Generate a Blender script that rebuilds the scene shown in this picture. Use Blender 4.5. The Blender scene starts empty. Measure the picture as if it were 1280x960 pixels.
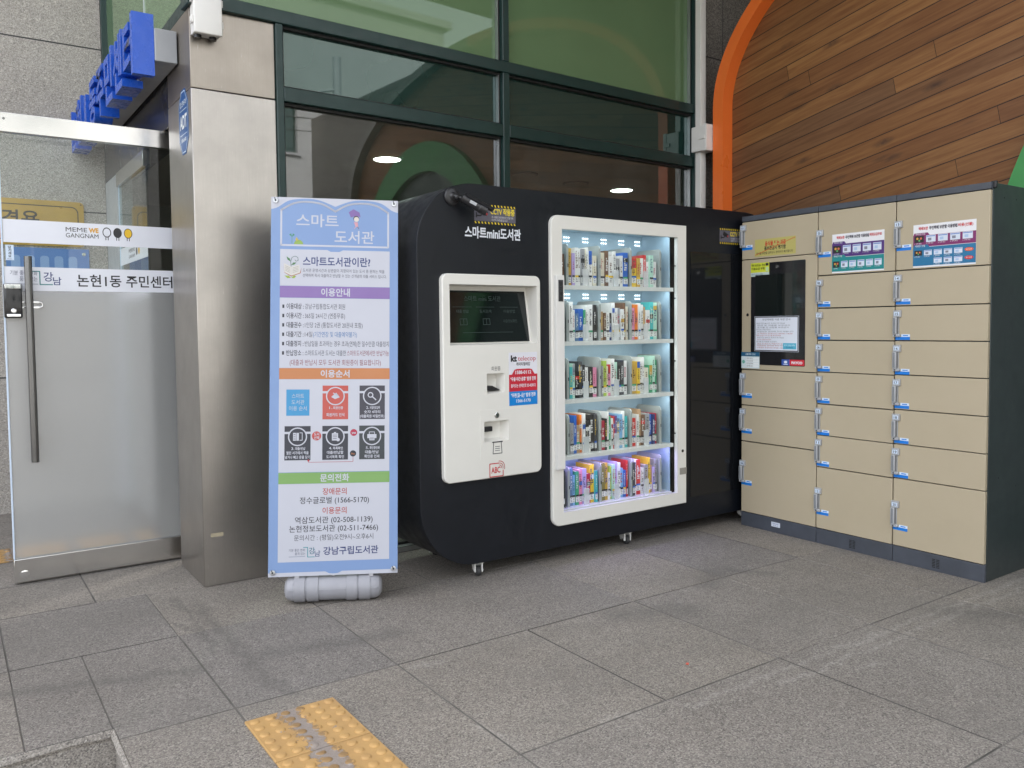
import bpy, bmesh, math, random
from mathutils import Matrix, Vector
from mathutils.geometry import tessellate_polygon
random.seed(7)
sc = bpy.context.scene
COL = sc.collection
R = math.radians

# ------------------------------------------------------------------ camera, world, sun, exposure
cd = bpy.data.cameras.new("camera")
cam = bpy.data.objects.new("camera", cd)
COL.objects.link(cam)
cd.sensor_width = 36.0
cd.lens = 36.0 * 1031.73 / 1280.0
cd.shift_y = -(480 - 456.49) / 1280.0
cd.clip_start = 0.05
cd.clip_end = 500
cx, cy_, cz = CAMAXES = (Vector((0.821946, -0.569476, -0.010033)), Vector((0.035718, 0.033957, 0.998785)), Vector((-0.568444, -0.821306, 0.048252)))
cam.matrix_world = Matrix(((cx[0], cy_[0], cz[0], 0), (cx[1], cy_[1], cz[1], 0), (cx[2], cy_[2], cz[2], 1.27), (0, 0, 0, 1)))
sc.camera = cam

SUN_EL, SUN_AZ = R(50), R(335)          # azimuth from +Y clockwise: behind the building, which shades the entrance
wd = bpy.data.worlds.new("World")
sc.world = wd
wd.use_nodes = True
wt = wd.node_tree
for n in list(wt.nodes):
    wt.nodes.remove(n)
wo = wt.nodes.new("ShaderNodeOutputWorld")
wb = wt.nodes.new("ShaderNodeBackground")
ws = wt.nodes.new("ShaderNodeTexSky")
wh = wt.nodes.new("ShaderNodeHueSaturation")
ws.sky_type = 'NISHITA'
ws.sun_disc = False
ws.sun_elevation = SUN_EL
ws.sun_rotation = SUN_AZ
ws.air_density = 1.0
ws.dust_density = 3.0
wh.inputs["Saturation"].default_value = 0.25
wt.links.new(ws.outputs[0], wh.inputs["Color"])
wt.links.new(wh.outputs[0], wb.inputs["Color"])
wb.inputs["Strength"].default_value = 0.15
wt.links.new(wb.outputs[0], wo.inputs["Surface"])

sl = bpy.data.lights.new("sun", 'SUN')
sl.energy = 2.0
sl.angle = R(2)
sl.color = (1.0, 0.96, 0.9)
sun = bpy.data.objects.new("sun", sl)
COL.objects.link(sun)
sd = Vector((math.sin(SUN_AZ) * math.cos(SUN_EL), math.cos(SUN_AZ) * math.cos(SUN_EL), math.sin(SUN_EL)))
sun.rotation_euler = (-sd).to_track_quat('-Z', 'Y').to_euler()
sun.location = (-4, -6, 9)

sc.view_settings.view_transform = 'Standard'
sc.view_settings.look = 'None'
sc.view_settings.gamma = 1
sc.view_settings.use_curve_mapping = False
sc.view_settings.exposure = 2.43
sc.render.engine = 'CYCLES'
sc.cycles.max_bounces = 10
sc.cycles.transparent_max_bounces = 16
sc.cycles.sample_clamp_indirect = 6
sc.cycles.caustics_reflective = False
sc.cycles.caustics_refractive = False
sc.cycles.use_denoising = True

# ------------------------------------------------------------------ materials
def S(r, g, b, k=1.0):
    f = lambda c: (c / 255 / 12.92 if c / 255 <= 0.04045 else ((c / 255 + 0.055) / 1.055) ** 2.4) * k
    return (f(r), f(g), f(b))

class NT:
    """a small hand for building node trees"""
    def __init__(s, name):
        s.m = bpy.data.materials.new(name)
        s.m.use_nodes = True
        s.t = s.m.node_tree
        s.b = s.t.nodes["Principled BSDF"]
        s.out = s.t.nodes["Material Output"]
    def node(s, ty, **kw):
        n = s.t.nodes.new(ty)
        for k, v in kw.items():
            setattr(n, k, v)
        return n
    def put(s, sock, v):
        if v is None:
            return
        if hasattr(v, "is_linked") or hasattr(v, "links"):
            s.t.links.new(v, sock)
        elif isinstance(v, (tuple, list)) and len(v) == 3 and sock.type == 'RGBA':
            sock.default_value = (*v, 1)
        else:
            sock.default_value = v
    def ma(s, op, a, b=None, c=None, clamp=False):
        n = s.node("ShaderNodeMath", operation=op, use_clamp=clamp)
        s.put(n.inputs[0], a); s.put(n.inputs[1], b); s.put(n.inputs[2], c)
        return n.outputs[0]
    def mix(s, f, a, b, mode='MIX'):
        n = s.node("ShaderNodeMix", data_type='RGBA', blend_type=mode)
        s.put(n.inputs[0], f); s.put(n.inputs[6], a); s.put(n.inputs[7], b)
        return n.outputs[2]
    def pos(s, kind="Object"):
        return s.node("ShaderNodeTexCoord").outputs[kind]
    def sep(s, v):
        n = s.node("ShaderNodeSeparateXYZ"); s.put(n.inputs[0], v)
        return n.outputs
    def comb(s, x=0, y=0, z=0):
        n = s.node("ShaderNodeCombineXYZ"); s.put(n.inputs[0], x); s.put(n.inputs[1], y); s.put(n.inputs[2], z)
        return n.outputs[0]
    def mapping(s, v, scale=(1, 1, 1), loc=(0, 0, 0), rot=(0, 0, 0)):
        n = s.node("ShaderNodeMapping"); s.put(n.inputs[0], v)
        n.inputs["Scale"].default_value = scale; n.inputs["Location"].default_value = loc; n.inputs["Rotation"].default_value = rot
        return n.outputs[0]
    def noise(s, v, scale, detail=3, rough=0.55, dist=0.0):
        n = s.node("ShaderNodeTexNoise"); s.put(n.inputs["Vector"], v)
        n.inputs["Scale"].default_value = scale; n.inputs["Detail"].default_value = detail
        n.inputs["Roughness"].default_value = rough; n.inputs["Distortion"].default_value = dist
        return n.outputs["Fac"]
    def voro(s, v, scale, feature='F1', out="Color"):
        n = s.node("ShaderNodeTexVoronoi", feature=feature); s.put(n.inputs["Vector"], v)
        n.inputs["Scale"].default_value = scale
        return n.outputs[out]
    def white(s, v, out="Value"):
        n = s.node("ShaderNodeTexWhiteNoise", noise_dimensions='3D'); s.put(n.inputs[0], v)
        return n.outputs[out]
    def ramp(s, f, stops, interp='LINEAR'):
        n = s.node("ShaderNodeValToRGB"); s.put(n.inputs[0], f)
        n.color_ramp.interpolation = interp
        e = n.color_ramp.elements
        while len(e) < len(stops):
            e.new(0.5)
        for el, (p, c) in zip(e, stops):
            el.position = p
            el.color = (*c, 1) if isinstance(c, (tuple, list)) else (c, c, c, 1)
        return n.outputs[0]
    def range(s, v, a, b, c=0.0, d=1.0):
        n = s.node("ShaderNodeMapRange"); s.put(n.inputs[0], v)
        for i, q in enumerate((a, b, c, d)):
            s.put(n.inputs[i + 1], q)
        return n.outputs[0]
    def bump(s, h, strength=0.3, dist=0.002):
        n = s.node("ShaderNodeBump"); s.put(n.inputs["Height"], h)
        n.inputs["Strength"].default_value = strength; n.inputs["Distance"].default_value = dist
        s.t.links.new(n.outputs[0], s.b.inputs["Normal"])
    def set(s, **kw):
        for k, v in kw.items():
            s.put(s.b.inputs[k.replace("_", " ")], v)
        return s.m

def plain(name, col, rough=0.5, metal=0.0, var=0.06, scale=6.0, rvar=0.08, spec=0.5, bump=0.0, bscale=300, coat=0.0):
    n = NT(name)
    p = n.pos()
    f = n.noise(p, scale, 4, 0.6)
    c = n.mix(n.range(f, 0.3, 0.7), tuple(x * (1 - var) for x in col), tuple(min(1, x * (1 + var)) for x in col))
    g = n.noise(p, scale * 3.3, 3)
    r = n.range(g, 0.3, 0.7, max(0.02, rough - rvar), min(1, rough + rvar))
    n.set(Base_Color=c, Roughness=r, Metallic=metal, Specular_IOR_Level=spec)
    if coat:
        n.set(Coat_Weight=coat, Coat_Roughness=0.06)
    if bump:
        n.bump(n.noise(p, bscale, 2), bump, 0.0006)
    return n.m

def emit(name, col, strength):
    n = NT(name)
    n.set(Base_Color=(0, 0, 0), Emission_Color=col, Emission_Strength=strength)
    return n.m

def glass(name, tint=(1, 1, 1), refl=1.0, dirt=0.03):
    """thin sheet glass: see-through, with fresnel reflection"""
    n = NT(name)
    n.t.nodes.remove(n.b)
    tr = n.node("ShaderNodeBsdfTransparent"); n.put(tr.inputs[0], tint)
    gl = n.node("ShaderNodeBsdfGlossy"); n.put(gl.inputs["Color"], (1, 1, 1)); gl.inputs["Roughness"].default_value = 0.015
    df = n.node("ShaderNodeBsdfDiffuse"); n.put(df.inputs[0], (0.5, 0.5, 0.48))
    fr = n.node("ShaderNodeFresnel"); fr.inputs["IOR"].default_value = 1.5
    bk = n.node("ShaderNodeNewGeometry").outputs["Backfacing"]      # only the outer face mirrors
    f = n.ma('MULTIPLY', n.ma('MULTIPLY', fr.outputs[0], refl, clamp=True), n.ma('SUBTRACT', 1.0, bk))
    m1 = n.node("ShaderNodeMixShader"); n.put(m1.inputs[0], f)
    n.t.links.new(tr.outputs[0], m1.inputs[1]); n.t.links.new(gl.outputs[0], m1.inputs[2])
    m2 = n.node("ShaderNodeMixShader")
    d = n.ma('MULTIPLY', n.range(n.noise(n.pos(), 5, 5, 0.7), 0.35, 0.75), dirt)
    n.put(m2.inputs[0], d)
    n.t.links.new(m1.outputs[0], m2.inputs[1]); n.t.links.new(df.outputs[0], m2.inputs[2])
    n.t.links.new(m2.outputs[0], n.out.inputs[0])
    return n.m

def steel(name, col=(0.50, 0.47, 0.44), rough=0.33, streak=(60, 60, 1.2), aniso=0.6, grime=0.25):
    n = NT(name)
    p = n.pos()
    st = n.noise(n.mapping(p, streak), 6, 4, 0.6)
    bl = n.noise(p, 2.2, 5, 0.65)
    c = n.mix(n.range(bl, 0.35, 0.75), col, tuple(x * (1 - grime) for x in col))
    c = n.mix(n.range(st, 0.25, 0.75, 0, 0.4), c, tuple(x * 0.72 for x in col))
    r = n.ma('ADD', n.range(st, 0.2, 0.8, rough - 0.02, rough + 0.03), n.range(bl, 0.4, 0.8, 0, 0.08))
    n.set(Base_Color=c, Roughness=r, Metallic=1.0, Anisotropic=aniso)
    sc_ = n.noise(n.mapping(p, (34, 34, 1.6)), 7, 3, 0.7)
    c = n.mix(n.range(sc_, 0.68, 0.74, 0, 0.35), c, (0.85, 0.83, 0.8)); n.set(Base_Color=c)
    n.bump(n.noise(n.mapping(p, (0.6, 0.6, 0.35)), 3, 2), 0.25, 0.01)
    return n.m

def granite(name, light=1.0, warm=1.0, scale=190, joints=None, tint=False, stains=False, soft=0.4):
    n = NT(name)
    p = n.pos()
    v1 = n.sep(n.voro(p, scale))[0]
    v2 = n.sep(n.voro(p, scale * 0.55))[1]
    nz = n.noise(p, scale * 0.9, 2, 0.6)
    L = light
    c = n.ramp(v1, [(0.0, (0.08 * L, 0.075 * L, 0.07 * L)), (0.16, (0.17 * L, 0.158 * L, 0.145 * L)), (0.5, (0.28 * L, 0.257 * L, 0.227 * L)), (0.85, (0.385 * L, 0.36 * L, 0.322 * L)), (1.0, (0.5 * L, 0.47 * L, 0.425 * L))])
    c = n.mix(n.range(v2, 0.0, 1.0, soft * 0.3, soft), c, (0.25 * L, 0.236 * L * warm, 0.218 * L * warm))
    c = n.mix(n.range(nz, 0.62, 0.7, 0.0, 0.55), c, (0.085 * L, 0.082 * L, 0.08 * L))
    big = n.noise(p, 0.9, 6, 0.65)
    c = n.mix(n.range(big, 0.35, 0.7, 0.0, 0.45), c, n.mix(1.0, c, (0.62, 0.60, 0.57), 'MULTIPLY'))
    rough = n.range(big, 0.3, 0.7, 0.62, 0.8)
    if tint:
        a = n.node("ShaderNodeAttribute", attribute_name="tint").outputs["Fac"]
        c = n.mix(1.0, c, n.ramp(a, [(0, (0.87, 0.87, 0.885)), (0.5, (0.95, 0.94, 0.93)), (1, (1.02, 1.0, 0.96))]), 'MULTIPLY')
    if stains:
        xyz = n.sep(p)
        w1 = n.ma('MULTIPLY', n.ma('SUBTRACT', n.noise(p, 9, 4, 0.7), 0.5), 0.16)
        w2 = n.ma('MULTIPLY', n.ma('SUBTRACT', n.noise(n.mapping(p, (1, 1, 1), (3, 7, 1)), 9, 4, 0.7), 0.5), 0.16)
        X = n.ma('ADD', xyz[0], w1); Y = n.ma('ADD', xyz[1], w2)
        gr = n.noise(p, 60, 4, 0.75)
        def seg(x0, y0, x1, y1, w):
            dx, dy = x1 - x0, y1 - y0
            l2 = dx * dx + dy * dy + 1e-6
            ax = n.ma('SUBTRACT', X, x0); ay = n.ma('SUBTRACT', Y, y0)
            h = n.ma('DIVIDE', n.ma('ADD', n.ma('MULTIPLY', ax, dx), n.ma('MULTIPLY', ay, dy)), l2, clamp=True)
            ex = n.ma('SUBTRACT', ax, n.ma('MULTIPLY', h, dx)); ey = n.ma('SUBTRACT', ay, n.ma('MULTIPLY', h, dy))
            d = n.ma('SQRT', n.ma('ADD', n.ma('MULTIPLY', ex, ex), n.ma('MULTIPLY', ey, ey)))
            return n.range(d, 0.0, w, 1.0, 0.0)
        dark = [(0.87, 4.05, 0.85, 3.3, 0.03), (0.93, 3.9, 0.92, 2.85, 0.055), (0.77, 3.73, 0.85, 3.55, 0.02), (0.90, 3.3, 0.97, 2.75, 0.03), (0.1, 3.35, 0.75, 3.15, 0.07),
                (3.02, 2.72, 3.2, 2.83, 0.10), (3.28, 2.84, 3.42, 2.66, 0.07), (3.6, 1.8, 3.85, 1.6, 0.16), (2.4, 2.66, 2.7, 2.55, 0.14), (1.0, 3.15, 1.5, 3.05, 0.1)]
        m = None
        for q in dark:
            s_ = seg(*q)
            m = s_ if m is None else n.ma('MAXIMUM', m, s_)
        m = n.ma('MULTIPLY', m, n.range(gr, 0.3, 0.62, 0.1, 0.72))
        c = n.mix(m, c, (0.105, 0.098, 0.09))
        pale = [(1.41, 2.70, 1.52, 2.69, 0.035), (1.36, 2.2, 1.37, 2.0, 0.03), (1.70, 1.96, 1.81, 1.95, 0.03), (4.4, 1.86, 2.0, 1.88, 0.022), (4.4, 1.80, 2.4, 1.80, 0.016), (2.75, 1.72, 2.86, 1.7, 0.02)]
        m = None
        for q in pale:
            s_ = seg(*q)
            m = s_ if m is None else n.ma('MAXIMUM', m, s_)
        m = n.ma('MULTIPLY', m, n.range(gr, 0.42, 0.66, 0.0, 0.55))
        c = n.mix(m, c, (0.52, 0.49, 0.45))
        gum = n.voro(p, 2.6, out="Distance")
        c = n.mix(n.ma('MULTIPLY', n.range(gum, 0.030, 0.045, 0.75, 0.0), n.ma('GREATER_THAN', n.sep(n.voro(p, 2.6))[0], 0.45)), c, (0.075, 0.07, 0.066))
        # walked-in grime spreading over the slabs
        c = n.mix(n.range(n.noise(n.mapping(p, (0.8, 1.6, 1)), 1.3, 8, 0.72, 0.5), 0.46, 0.72, 0, 0.5), c, (0.15, 0.14, 0.126))
    if joints:
        jx, jz, off = joints
        xyz = n.sep(p)
        fx = n.ma('ABSOLUTE', n.ma('SUBTRACT', n.ma('FRACT', n.ma('DIVIDE', n.ma('ADD', xyz[0], off[0]), jx)), 0.5))
        fz = n.ma('ABSOLUTE', n.ma('SUBTRACT', n.ma('FRACT', n.ma('DIVIDE', n.ma('ADD', xyz[2], off[1]), jz)), 0.5))
        jm = n.ma('MAXIMUM', n.ma('LESS_THAN', fx, 0.004 / jx), n.ma('LESS_THAN', fz, 0.005 / jz))
        c = n.mix(jm, c, (0.05, 0.05, 0.05))
    n.set(Base_Color=c, Roughness=rough, Specular_IOR_Level=0.35)
    n.bump(v1, 0.25, 0.0008)
    return n.m

def wood_planks(name):
    n = NT(name)
    p = n.pos()
    x, y, z = n.sep(p)
    a = math.atan(0.195)
    u = n.ma('ADD', n.ma('MULTIPLY', x, math.cos(a)), n.ma('MULTIPLY', z, math.sin(a)))
    v = n.ma('SUBTRACT', n.ma('MULTIPLY', z, math.cos(a)), n.ma('MULTIPLY', x, math.sin(a)))
    W = 0.1005
    vi = n.ma('FLOOR', n.ma('DIVIDE', v, W)); vf = n.ma('FRACT', n.ma('DIVIDE', v, W))
    r0 = n.white(n.comb(vi, 3.3, 1.7))
    uu = n.ma('ADD', u, n.ma('MULTIPLY', r0, 7.3))
    bi = n.ma('FLOOR', n.ma('DIVIDE', uu, 3.7)); bf = n.ma('FRACT', n.ma('DIVIDE', uu, 3.7))
    r1 = n.white(n.comb(vi, bi, 5.1)); r2 = n.white(n.comb(vi, bi, 9.7))
    base = n.ramp(r1, [(0.0, (0.185, 0.080, 0.029)), (0.25, (0.255, 0.118, 0.039)), (0.5, (0.225, 0.107, 0.038)), (0.75, (0.305, 0.148, 0.05)), (0.9, (0.22, 0.098, 0.034)), (1.0, (0.175, 0.092, 0.043))])
    gv = n.comb(n.ma('MULTIPLY', u, 1.0), n.ma('ADD', n.ma('MULTIPLY', v, 16.0), n.ma('MULTIPLY', r1, 40.0)), n.ma('MULTIPLY', r2, 20.0))
    g1 = n.noise(gv, 2.6, 6, 0.62, 0.5)
    g2 = n.noise(n.comb(n.ma('MULTIPLY', u, 4.0), n.ma('MULTIPLY', v, 160.0), r1), 2.0, 3, 0.6)
    c = n.mix(n.range(g1, 0.3, 0.66, 0.0, 0.85), base, n.mix(1.0, base, (0.58, 0.47, 0.40), 'MULTIPLY'))
    c = n.mix(n.range(g2, 0.4, 0.7, 0.0, 0.22), c, (0.13, 0.055, 0.025))
    kv = n.comb(n.ma('MULTIPLY', u, 3.2), n.ma('MULTIPLY', v, 11.0), n.ma('MULTIPLY', vi, 3.1))
    kd = n.voro(kv, 1.0, out="Distance")
    kn = n.ma('MULTIPLY', n.range(kd, 0.06, 0.28, 1.0, 0.0), n.ma('GREATER_THAN', n.sep(n.voro(kv, 1.0))[1], 0.36))
    kn = n.ma('MULTIPLY', kn, n.range(n.noise(p, 30, 3), 0.3, 0.6, 0.5, 1.0))
    c = n.mix(n.ma('MULTIPLY', kn, 0.85), c, (0.045, 0.022, 0.014))
    seam = n.ma('MAXIMUM', n.ma('LESS_THAN', vf, 0.055), n.ma('LESS_THAN', bf, 0.0007))
    c = n.mix(seam, c, (0.028, 0.014, 0.009))
    n.set(Base_Color=c, Roughness=n.range(g1, 0.3, 0.7, 0.45, 0.62), Specular_IOR_Level=0.35)
    n.bump(n.ma('SUBTRACT', n.ma('MULTIPLY', g2, 0.15), seam), 0.6, 0.004)
    return n.m

def tactile_mat(name):
    """yellow paint worn through to grey concrete along the middle"""
    n = NT(name)
    p = n.pos("Generated")
    o = n.pos("Object")
    x, y, z = n.sep(o)
    gn = n.node("ShaderNodeNewGeometry").outputs["Position"]
    w = n.ma('MULTIPLY', n.ma('SUBTRACT', n.noise(gn, 22, 5, 0.75), 0.5), 0.17)
    band = n.ma('SUBTRACT', 0.028, n.ma('ABSOLUTE', n.ma('ADD', n.ma('SUBTRACT', x, -0.012), w)))
    worn = n.ma('GREATER_THAN', band, 0.0)
    rim = n.ma('GREATER_THAN', band, -0.006)
    chips = n.ma('GREATER_THAN', n.noise(gn, 34, 3, 0.6), 0.69)
    worn = n.ma('MAXIMUM', worn, n.ma('MULTIPLY', chips, n.ma('LESS_THAN', n.ma('ABSOLUTE', x), 0.09)))
    top = n.ma('GREATER_THAN', z, 0.0088)
    worn = n.ma('MULTIPLY', worn, n.ma('SUBTRACT', 1.0, n.ma('MULTIPLY', top, n.ma('GREATER_THAN', n.noise(gn, 14, 1), 0.40))))
    ye = n.mix(n.range(n.noise(gn, 12, 5, 0.7), 0.35, 0.7, 0, 0.7), (0.51, 0.31, 0.115), (0.40, 0.24, 0.10))
    co = n.mix(n.noise(gn, 120, 3, 0.7), (0.16, 0.14, 0.13), (0.42, 0.35, 0.30))
    c = n.mix(n.ma('MULTIPLY', rim, 0.65), ye, (0.17, 0.11, 0.06))
    c = n.mix(worn, c, co)
    n.set(Base_Color=c, Roughness=0.6)
    n.bump(n.ma('SUBTRACT', 1.0, worn), 0.6, 0.002)
    return n.m

M = {}
M['floor'] = granite("granite_paving", 0.93, 0.925, 240, tint=True, stains=True)
M['mortar'] = plain("mortar", (0.075, 0.072, 0.068), 0.9)
M['joint'] = plain("dusty_joint", (0.135, 0.125, 0.113), 0.85, var=0.3, scale=5)
M['joint_dark'] = plain("dirty_joint", (0.08, 0.075, 0.068), 0.85, var=0.3, scale=5)
M['riser'] = granite("granite_riser", 1.15, 0.95, 230)
M['granite_wall'] = granite("granite_wall_stone", 1.62, 0.98, 190, soft=0.75, joints=(1.62, 1.17, (0.62, 0.812)))
M['granite_shaded'] = granite("granite_facade_stone", 0.8, 1.0, 150, joints=(1.2, 1.1, (0.5, 0.614)))  # stone colour darkened to carry the shade of the facade corner
M['steel'] = steel("brushed_stainless", aniso=0.35)
M['steel_upper'] = steel("weathered_stainless", (0.385, 0.345, 0.30), 0.36, aniso=0.3)
M['steel_bright'] = steel("polished_stainless", (0.72, 0.71, 0.69), 0.16, (1.5, 60, 60), 0.3, 0.12)
M['steel_dark'] = steel("dark_stainless", (0.19, 0.19, 0.19), 0.22, (60, 60, 1.5), 0.3)
M['green_frame'] = plain("green_frame_paint", (0.008, 0.030, 0.027), 0.38, var=0.12)
M['gasket'] = plain("black_gasket", (0.012, 0.012, 0.012), 0.6)
M['alu'] = plain("anodised_aluminium", (0.48, 0.49, 0.5), 0.35, metal=0.9)
M['glass_dark'] = glass("facade_glass", (0.66, 0.74, 0.70), 3.0)
M['glass_clear'] = glass("clear_glass", (0.90, 0.94, 0.92), 1.0, 0.02)
M['glass_case'] = glass("display_glass", (0.97, 0.985, 0.985), 0.8, 0.0)
def mirror_glass(name, ca, cb, refl, tint):
    """back-painted glass: a flat colour under a strong fresnel reflection"""
    n = NT(name); n.t.nodes.remove(n.b)
    df = n.node("ShaderNodeBsdfDiffuse"); n.put(df.inputs[0], n.mix(n.range(n.noise(n.pos(), 0.8, 3), 0.3, 0.7), ca, cb))
    gl = n.node("ShaderNodeBsdfGlossy"); n.put(gl.inputs["Color"], tint); gl.inputs["Roughness"].default_value = 0.02
    fr = n.node("ShaderNodeFresnel"); fr.inputs["IOR"].default_value = 1.5
    m1 = n.node("ShaderNodeMixShader"); n.put(m1.inputs[0], n.ma('MULTIPLY', fr.outputs[0], refl, clamp=True))
    n.t.links.new(df.outputs[0], m1.inputs[1]); n.t.links.new(gl.outputs[0], m1.inputs[2]); n.t.links.new(m1.outputs[0], n.out.inputs[0])
    return n.m
M['spandrel'] = mirror_glass("green_spandrel_glass", (0.105, 0.175, 0.088), (0.125, 0.205, 0.105), 1.1, (0.9, 1.0, 0.9))
M['teal'] = mirror_glass("teal_spandrel_glass", (0.012, 0.034, 0.029), (0.016, 0.04, 0.034), 2.0, (0.82, 1.0, 0.95))
n = NT("frosted_film")
n.set(Base_Color=(0.97, 0.985, 0.975), Roughness=0.27, IOR=1.3, Transmission_Weight=0.75, Specular_IOR_Level=0.4); M['frost'] = n.m
M['film_white'] = plain("white_film", S(226, 228, 236), 0.4, var=0.02)
M['wood'] = wood_planks("wall_planks")
M['orange'] = plain("orange_paint", (0.82, 0.17, 0.03), 0.34, var=0.05, scale=2)
M['stone_trim'] = plain("grey_stone_trim", (0.25, 0.24, 0.215), 0.7, var=0.15)
M['green_paint'] = plain("green_paint", (0.03, 0.22, 0.05), 0.4, var=0.06)
M['void'] = plain("dark_void", (0.01, 0.01, 0.011), 0.8)
M['kiosk'] = plain("black_powder_coat", (0.005, 0.0065, 0.0105), 0.42, var=0.12, spec=0.38, bump=0.12, bscale=500)
M['kiosk_gloss'] = plain("black_acrylic", (0.008, 0.009, 0.011), 0.09, var=0.1, rvar=0.03, spec=0.35)
M['white_panel'] = plain("white_panel_paint", (0.74, 0.725, 0.675), 0.38, var=0.025, scale=3)
M['white_plastic'] = plain("white_plastic", (0.74, 0.73, 0.70), 0.4, var=0.03)
M['grey_panel'] = plain("grey_panel_paint", (0.36, 0.37, 0.385), 0.45)
M['light_grey'] = plain("light_grey_plastic", (0.45, 0.45, 0.47), 0.45)
M['case'] = plain("case_interior_paint", (0.36, 0.49, 0.58), 0.45, var=0.04)
M['shelf'] = plain("shelf_paint", (0.72, 0.73, 0.70), 0.22, var=0.02)
M['divider'] = plain("divider_steel", (0.36, 0.385, 0.365), 0.4, var=0.05)
n = NT("clip_plastic"); n.set(Base_Color=(0.78, 0.80, 0.80), Roughness=0.35, Alpha=0.5); M['clip'] = n.m
M['screen'] = plain("screen_glass", (0.006, 0.009, 0.0085), 0.06, rvar=0.01, spec=0.6)
M['black'] = plain("black_plastic", (0.016, 0.016, 0.018), 0.35)
M['black_gloss'] = plain("black_gloss_plastic", (0.012, 0.012, 0.014), 0.12, rvar=0.04)
M['rubber'] = plain("rubber", (0.035, 0.035, 0.036), 0.7)
M['chrome'] = plain("chrome", (0.75, 0.75, 0.75), 0.12, metal=1.0)
def cream():
    n = NT("cream_locker_paint"); p = n.pos()
    f = n.noise(p, 2.5, 6, 0.65); s_ = n.noise(n.mapping(p, (1, 1, 2.5)), 14, 6, 0.75)
    c = n.mix(n.range(f, 0.3, 0.7), (0.435, 0.37, 0.262), (0.41, 0.347, 0.242))
    c = n.mix(n.range(s_, 0.6, 0.8, 0, 0.35), c, (0.36, 0.29, 0.19))
    n.set(Base_Color=c, Roughness=n.range(f, 0.3, 0.7, 0.38, 0.5)); n.bump(n.ma('ADD', n.ma('MULTIPLY', n.noise(p, 420, 2), 0.06), n.noise(p, 4.5, 3)), 0.22, 0.004)
    return n.m
M['cream'] = cream()
M['locker_grey'] = plain("locker_frame_paint", (0.055, 0.062, 0.078), 0.45, var=0.15, scale=8)
M['locker_side'] = plain("locker_side_paint", (0.036, 0.045, 0.045), 0.42, var=0.1, scale=3)
M['latch'] = plain("latch_plastic", (0.20, 0.21, 0.225), 0.4, var=0.08, scale=40)
M['latch_plate'] = plain("latch_plate", (0.36, 0.37, 0.385), 0.4)
M['sky_blue'] = plain("label_blue", S(14, 116, 205), 0.4, var=0.03)
M['pale_label'] = plain("label_pale", S(205, 220, 238), 0.4)
M['sign_blue'] = plain("sign_blue_acrylic", S(34, 92, 205, 0.85), 0.28, var=0.04)
M['gold'] = plain("gold_sign_plate", (0.46, 0.29, 0.055), 0.35, metal=0.25, var=0.1)
M['tactile'] = tactile_mat("worn_tactile_paint")
M['render_white'] = plain("white_wall_render", (0.38, 0.39, 0.39), 0.8, var=0.06, scale=1.2)
M['soffit'] = plain("soffit_board", (0.42, 0.40, 0.36), 0.7)
M['room_wall'] = plain("room_wall_paint", (0.30, 0.29, 0.26), 0.7)
M['room_ceiling'] = plain("room_ceiling_board", (0.30, 0.28, 0.24), 0.7, var=0.1, scale=1.5)
M['room_floor'] = plain("room_floor_tile", (0.18, 0.17, 0.16), 0.4)
M['lamp'] = emit("lamp_glow", (1.0, 0.98, 0.94), 4.0)
M['led'] = emit("led_glow", (0.86, 0.95, 1.0), 1.1)
M['led_violet'] = emit("led_violet_glow", (0.42, 0.34, 1.0), 2.0)
M['tile_street'] = granite("street_stone", 0.9, 1.0, 120)
M['tape'] = plain("old_tape", (0.42, 0.36, 0.25), 0.6)
M['weight'] = plain("grey_weight_plastic", S(150, 150, 156), 0.42, var=0.05, scale=10)
PRN = {}
INK_K = 0.92
def ink(r, g, b):
    """printed ink by its screen colour, one material per colour"""
    k = (r, g, b, INK_K)
    if k not in PRN:
        nm = "ink_%02x%02x%02x" % k[:3]
        PRN[k] = plain(nm, S(r, g, b, INK_K), 0.42, var=0.02, scale=3)
    return PRN[k]

# ------------------------------------------------------------------ mesh helpers
_tc = bpy.data.curves.new("lettering", 'FONT')
_to = bpy.data.objects.new("lettering", _tc)
COL.objects.link(_to)
_cache = {}
def glyphs(s, bold=0.0):
    """lettering outline filled flat: (verts, faces, x0, x1, y0, y1) at size 1"""
    k = (s, bold)
    if k not in _cache:
        _tc.body = s; _tc.size = 1.0; _tc.offset = bold; _tc.resolution_u = 3
        bpy.context.view_layer.update()
        ev = _to.evaluated_get(bpy.context.evaluated_depsgraph_get())
        me = ev.to_mesh()
        vs = [(v.co.x, v.co.y) for v in me.vertices]
        fs = [tuple(p.vertices) for p in me.polygons]
        ev.to_mesh_clear()
        xs = [v[0] for v in vs] or [0]; ys = [v[1] for v in vs] or [0]
        _cache[k] = (vs, fs, min(xs), max(xs), min(ys), max(ys))
    return _cache[k]

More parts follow.
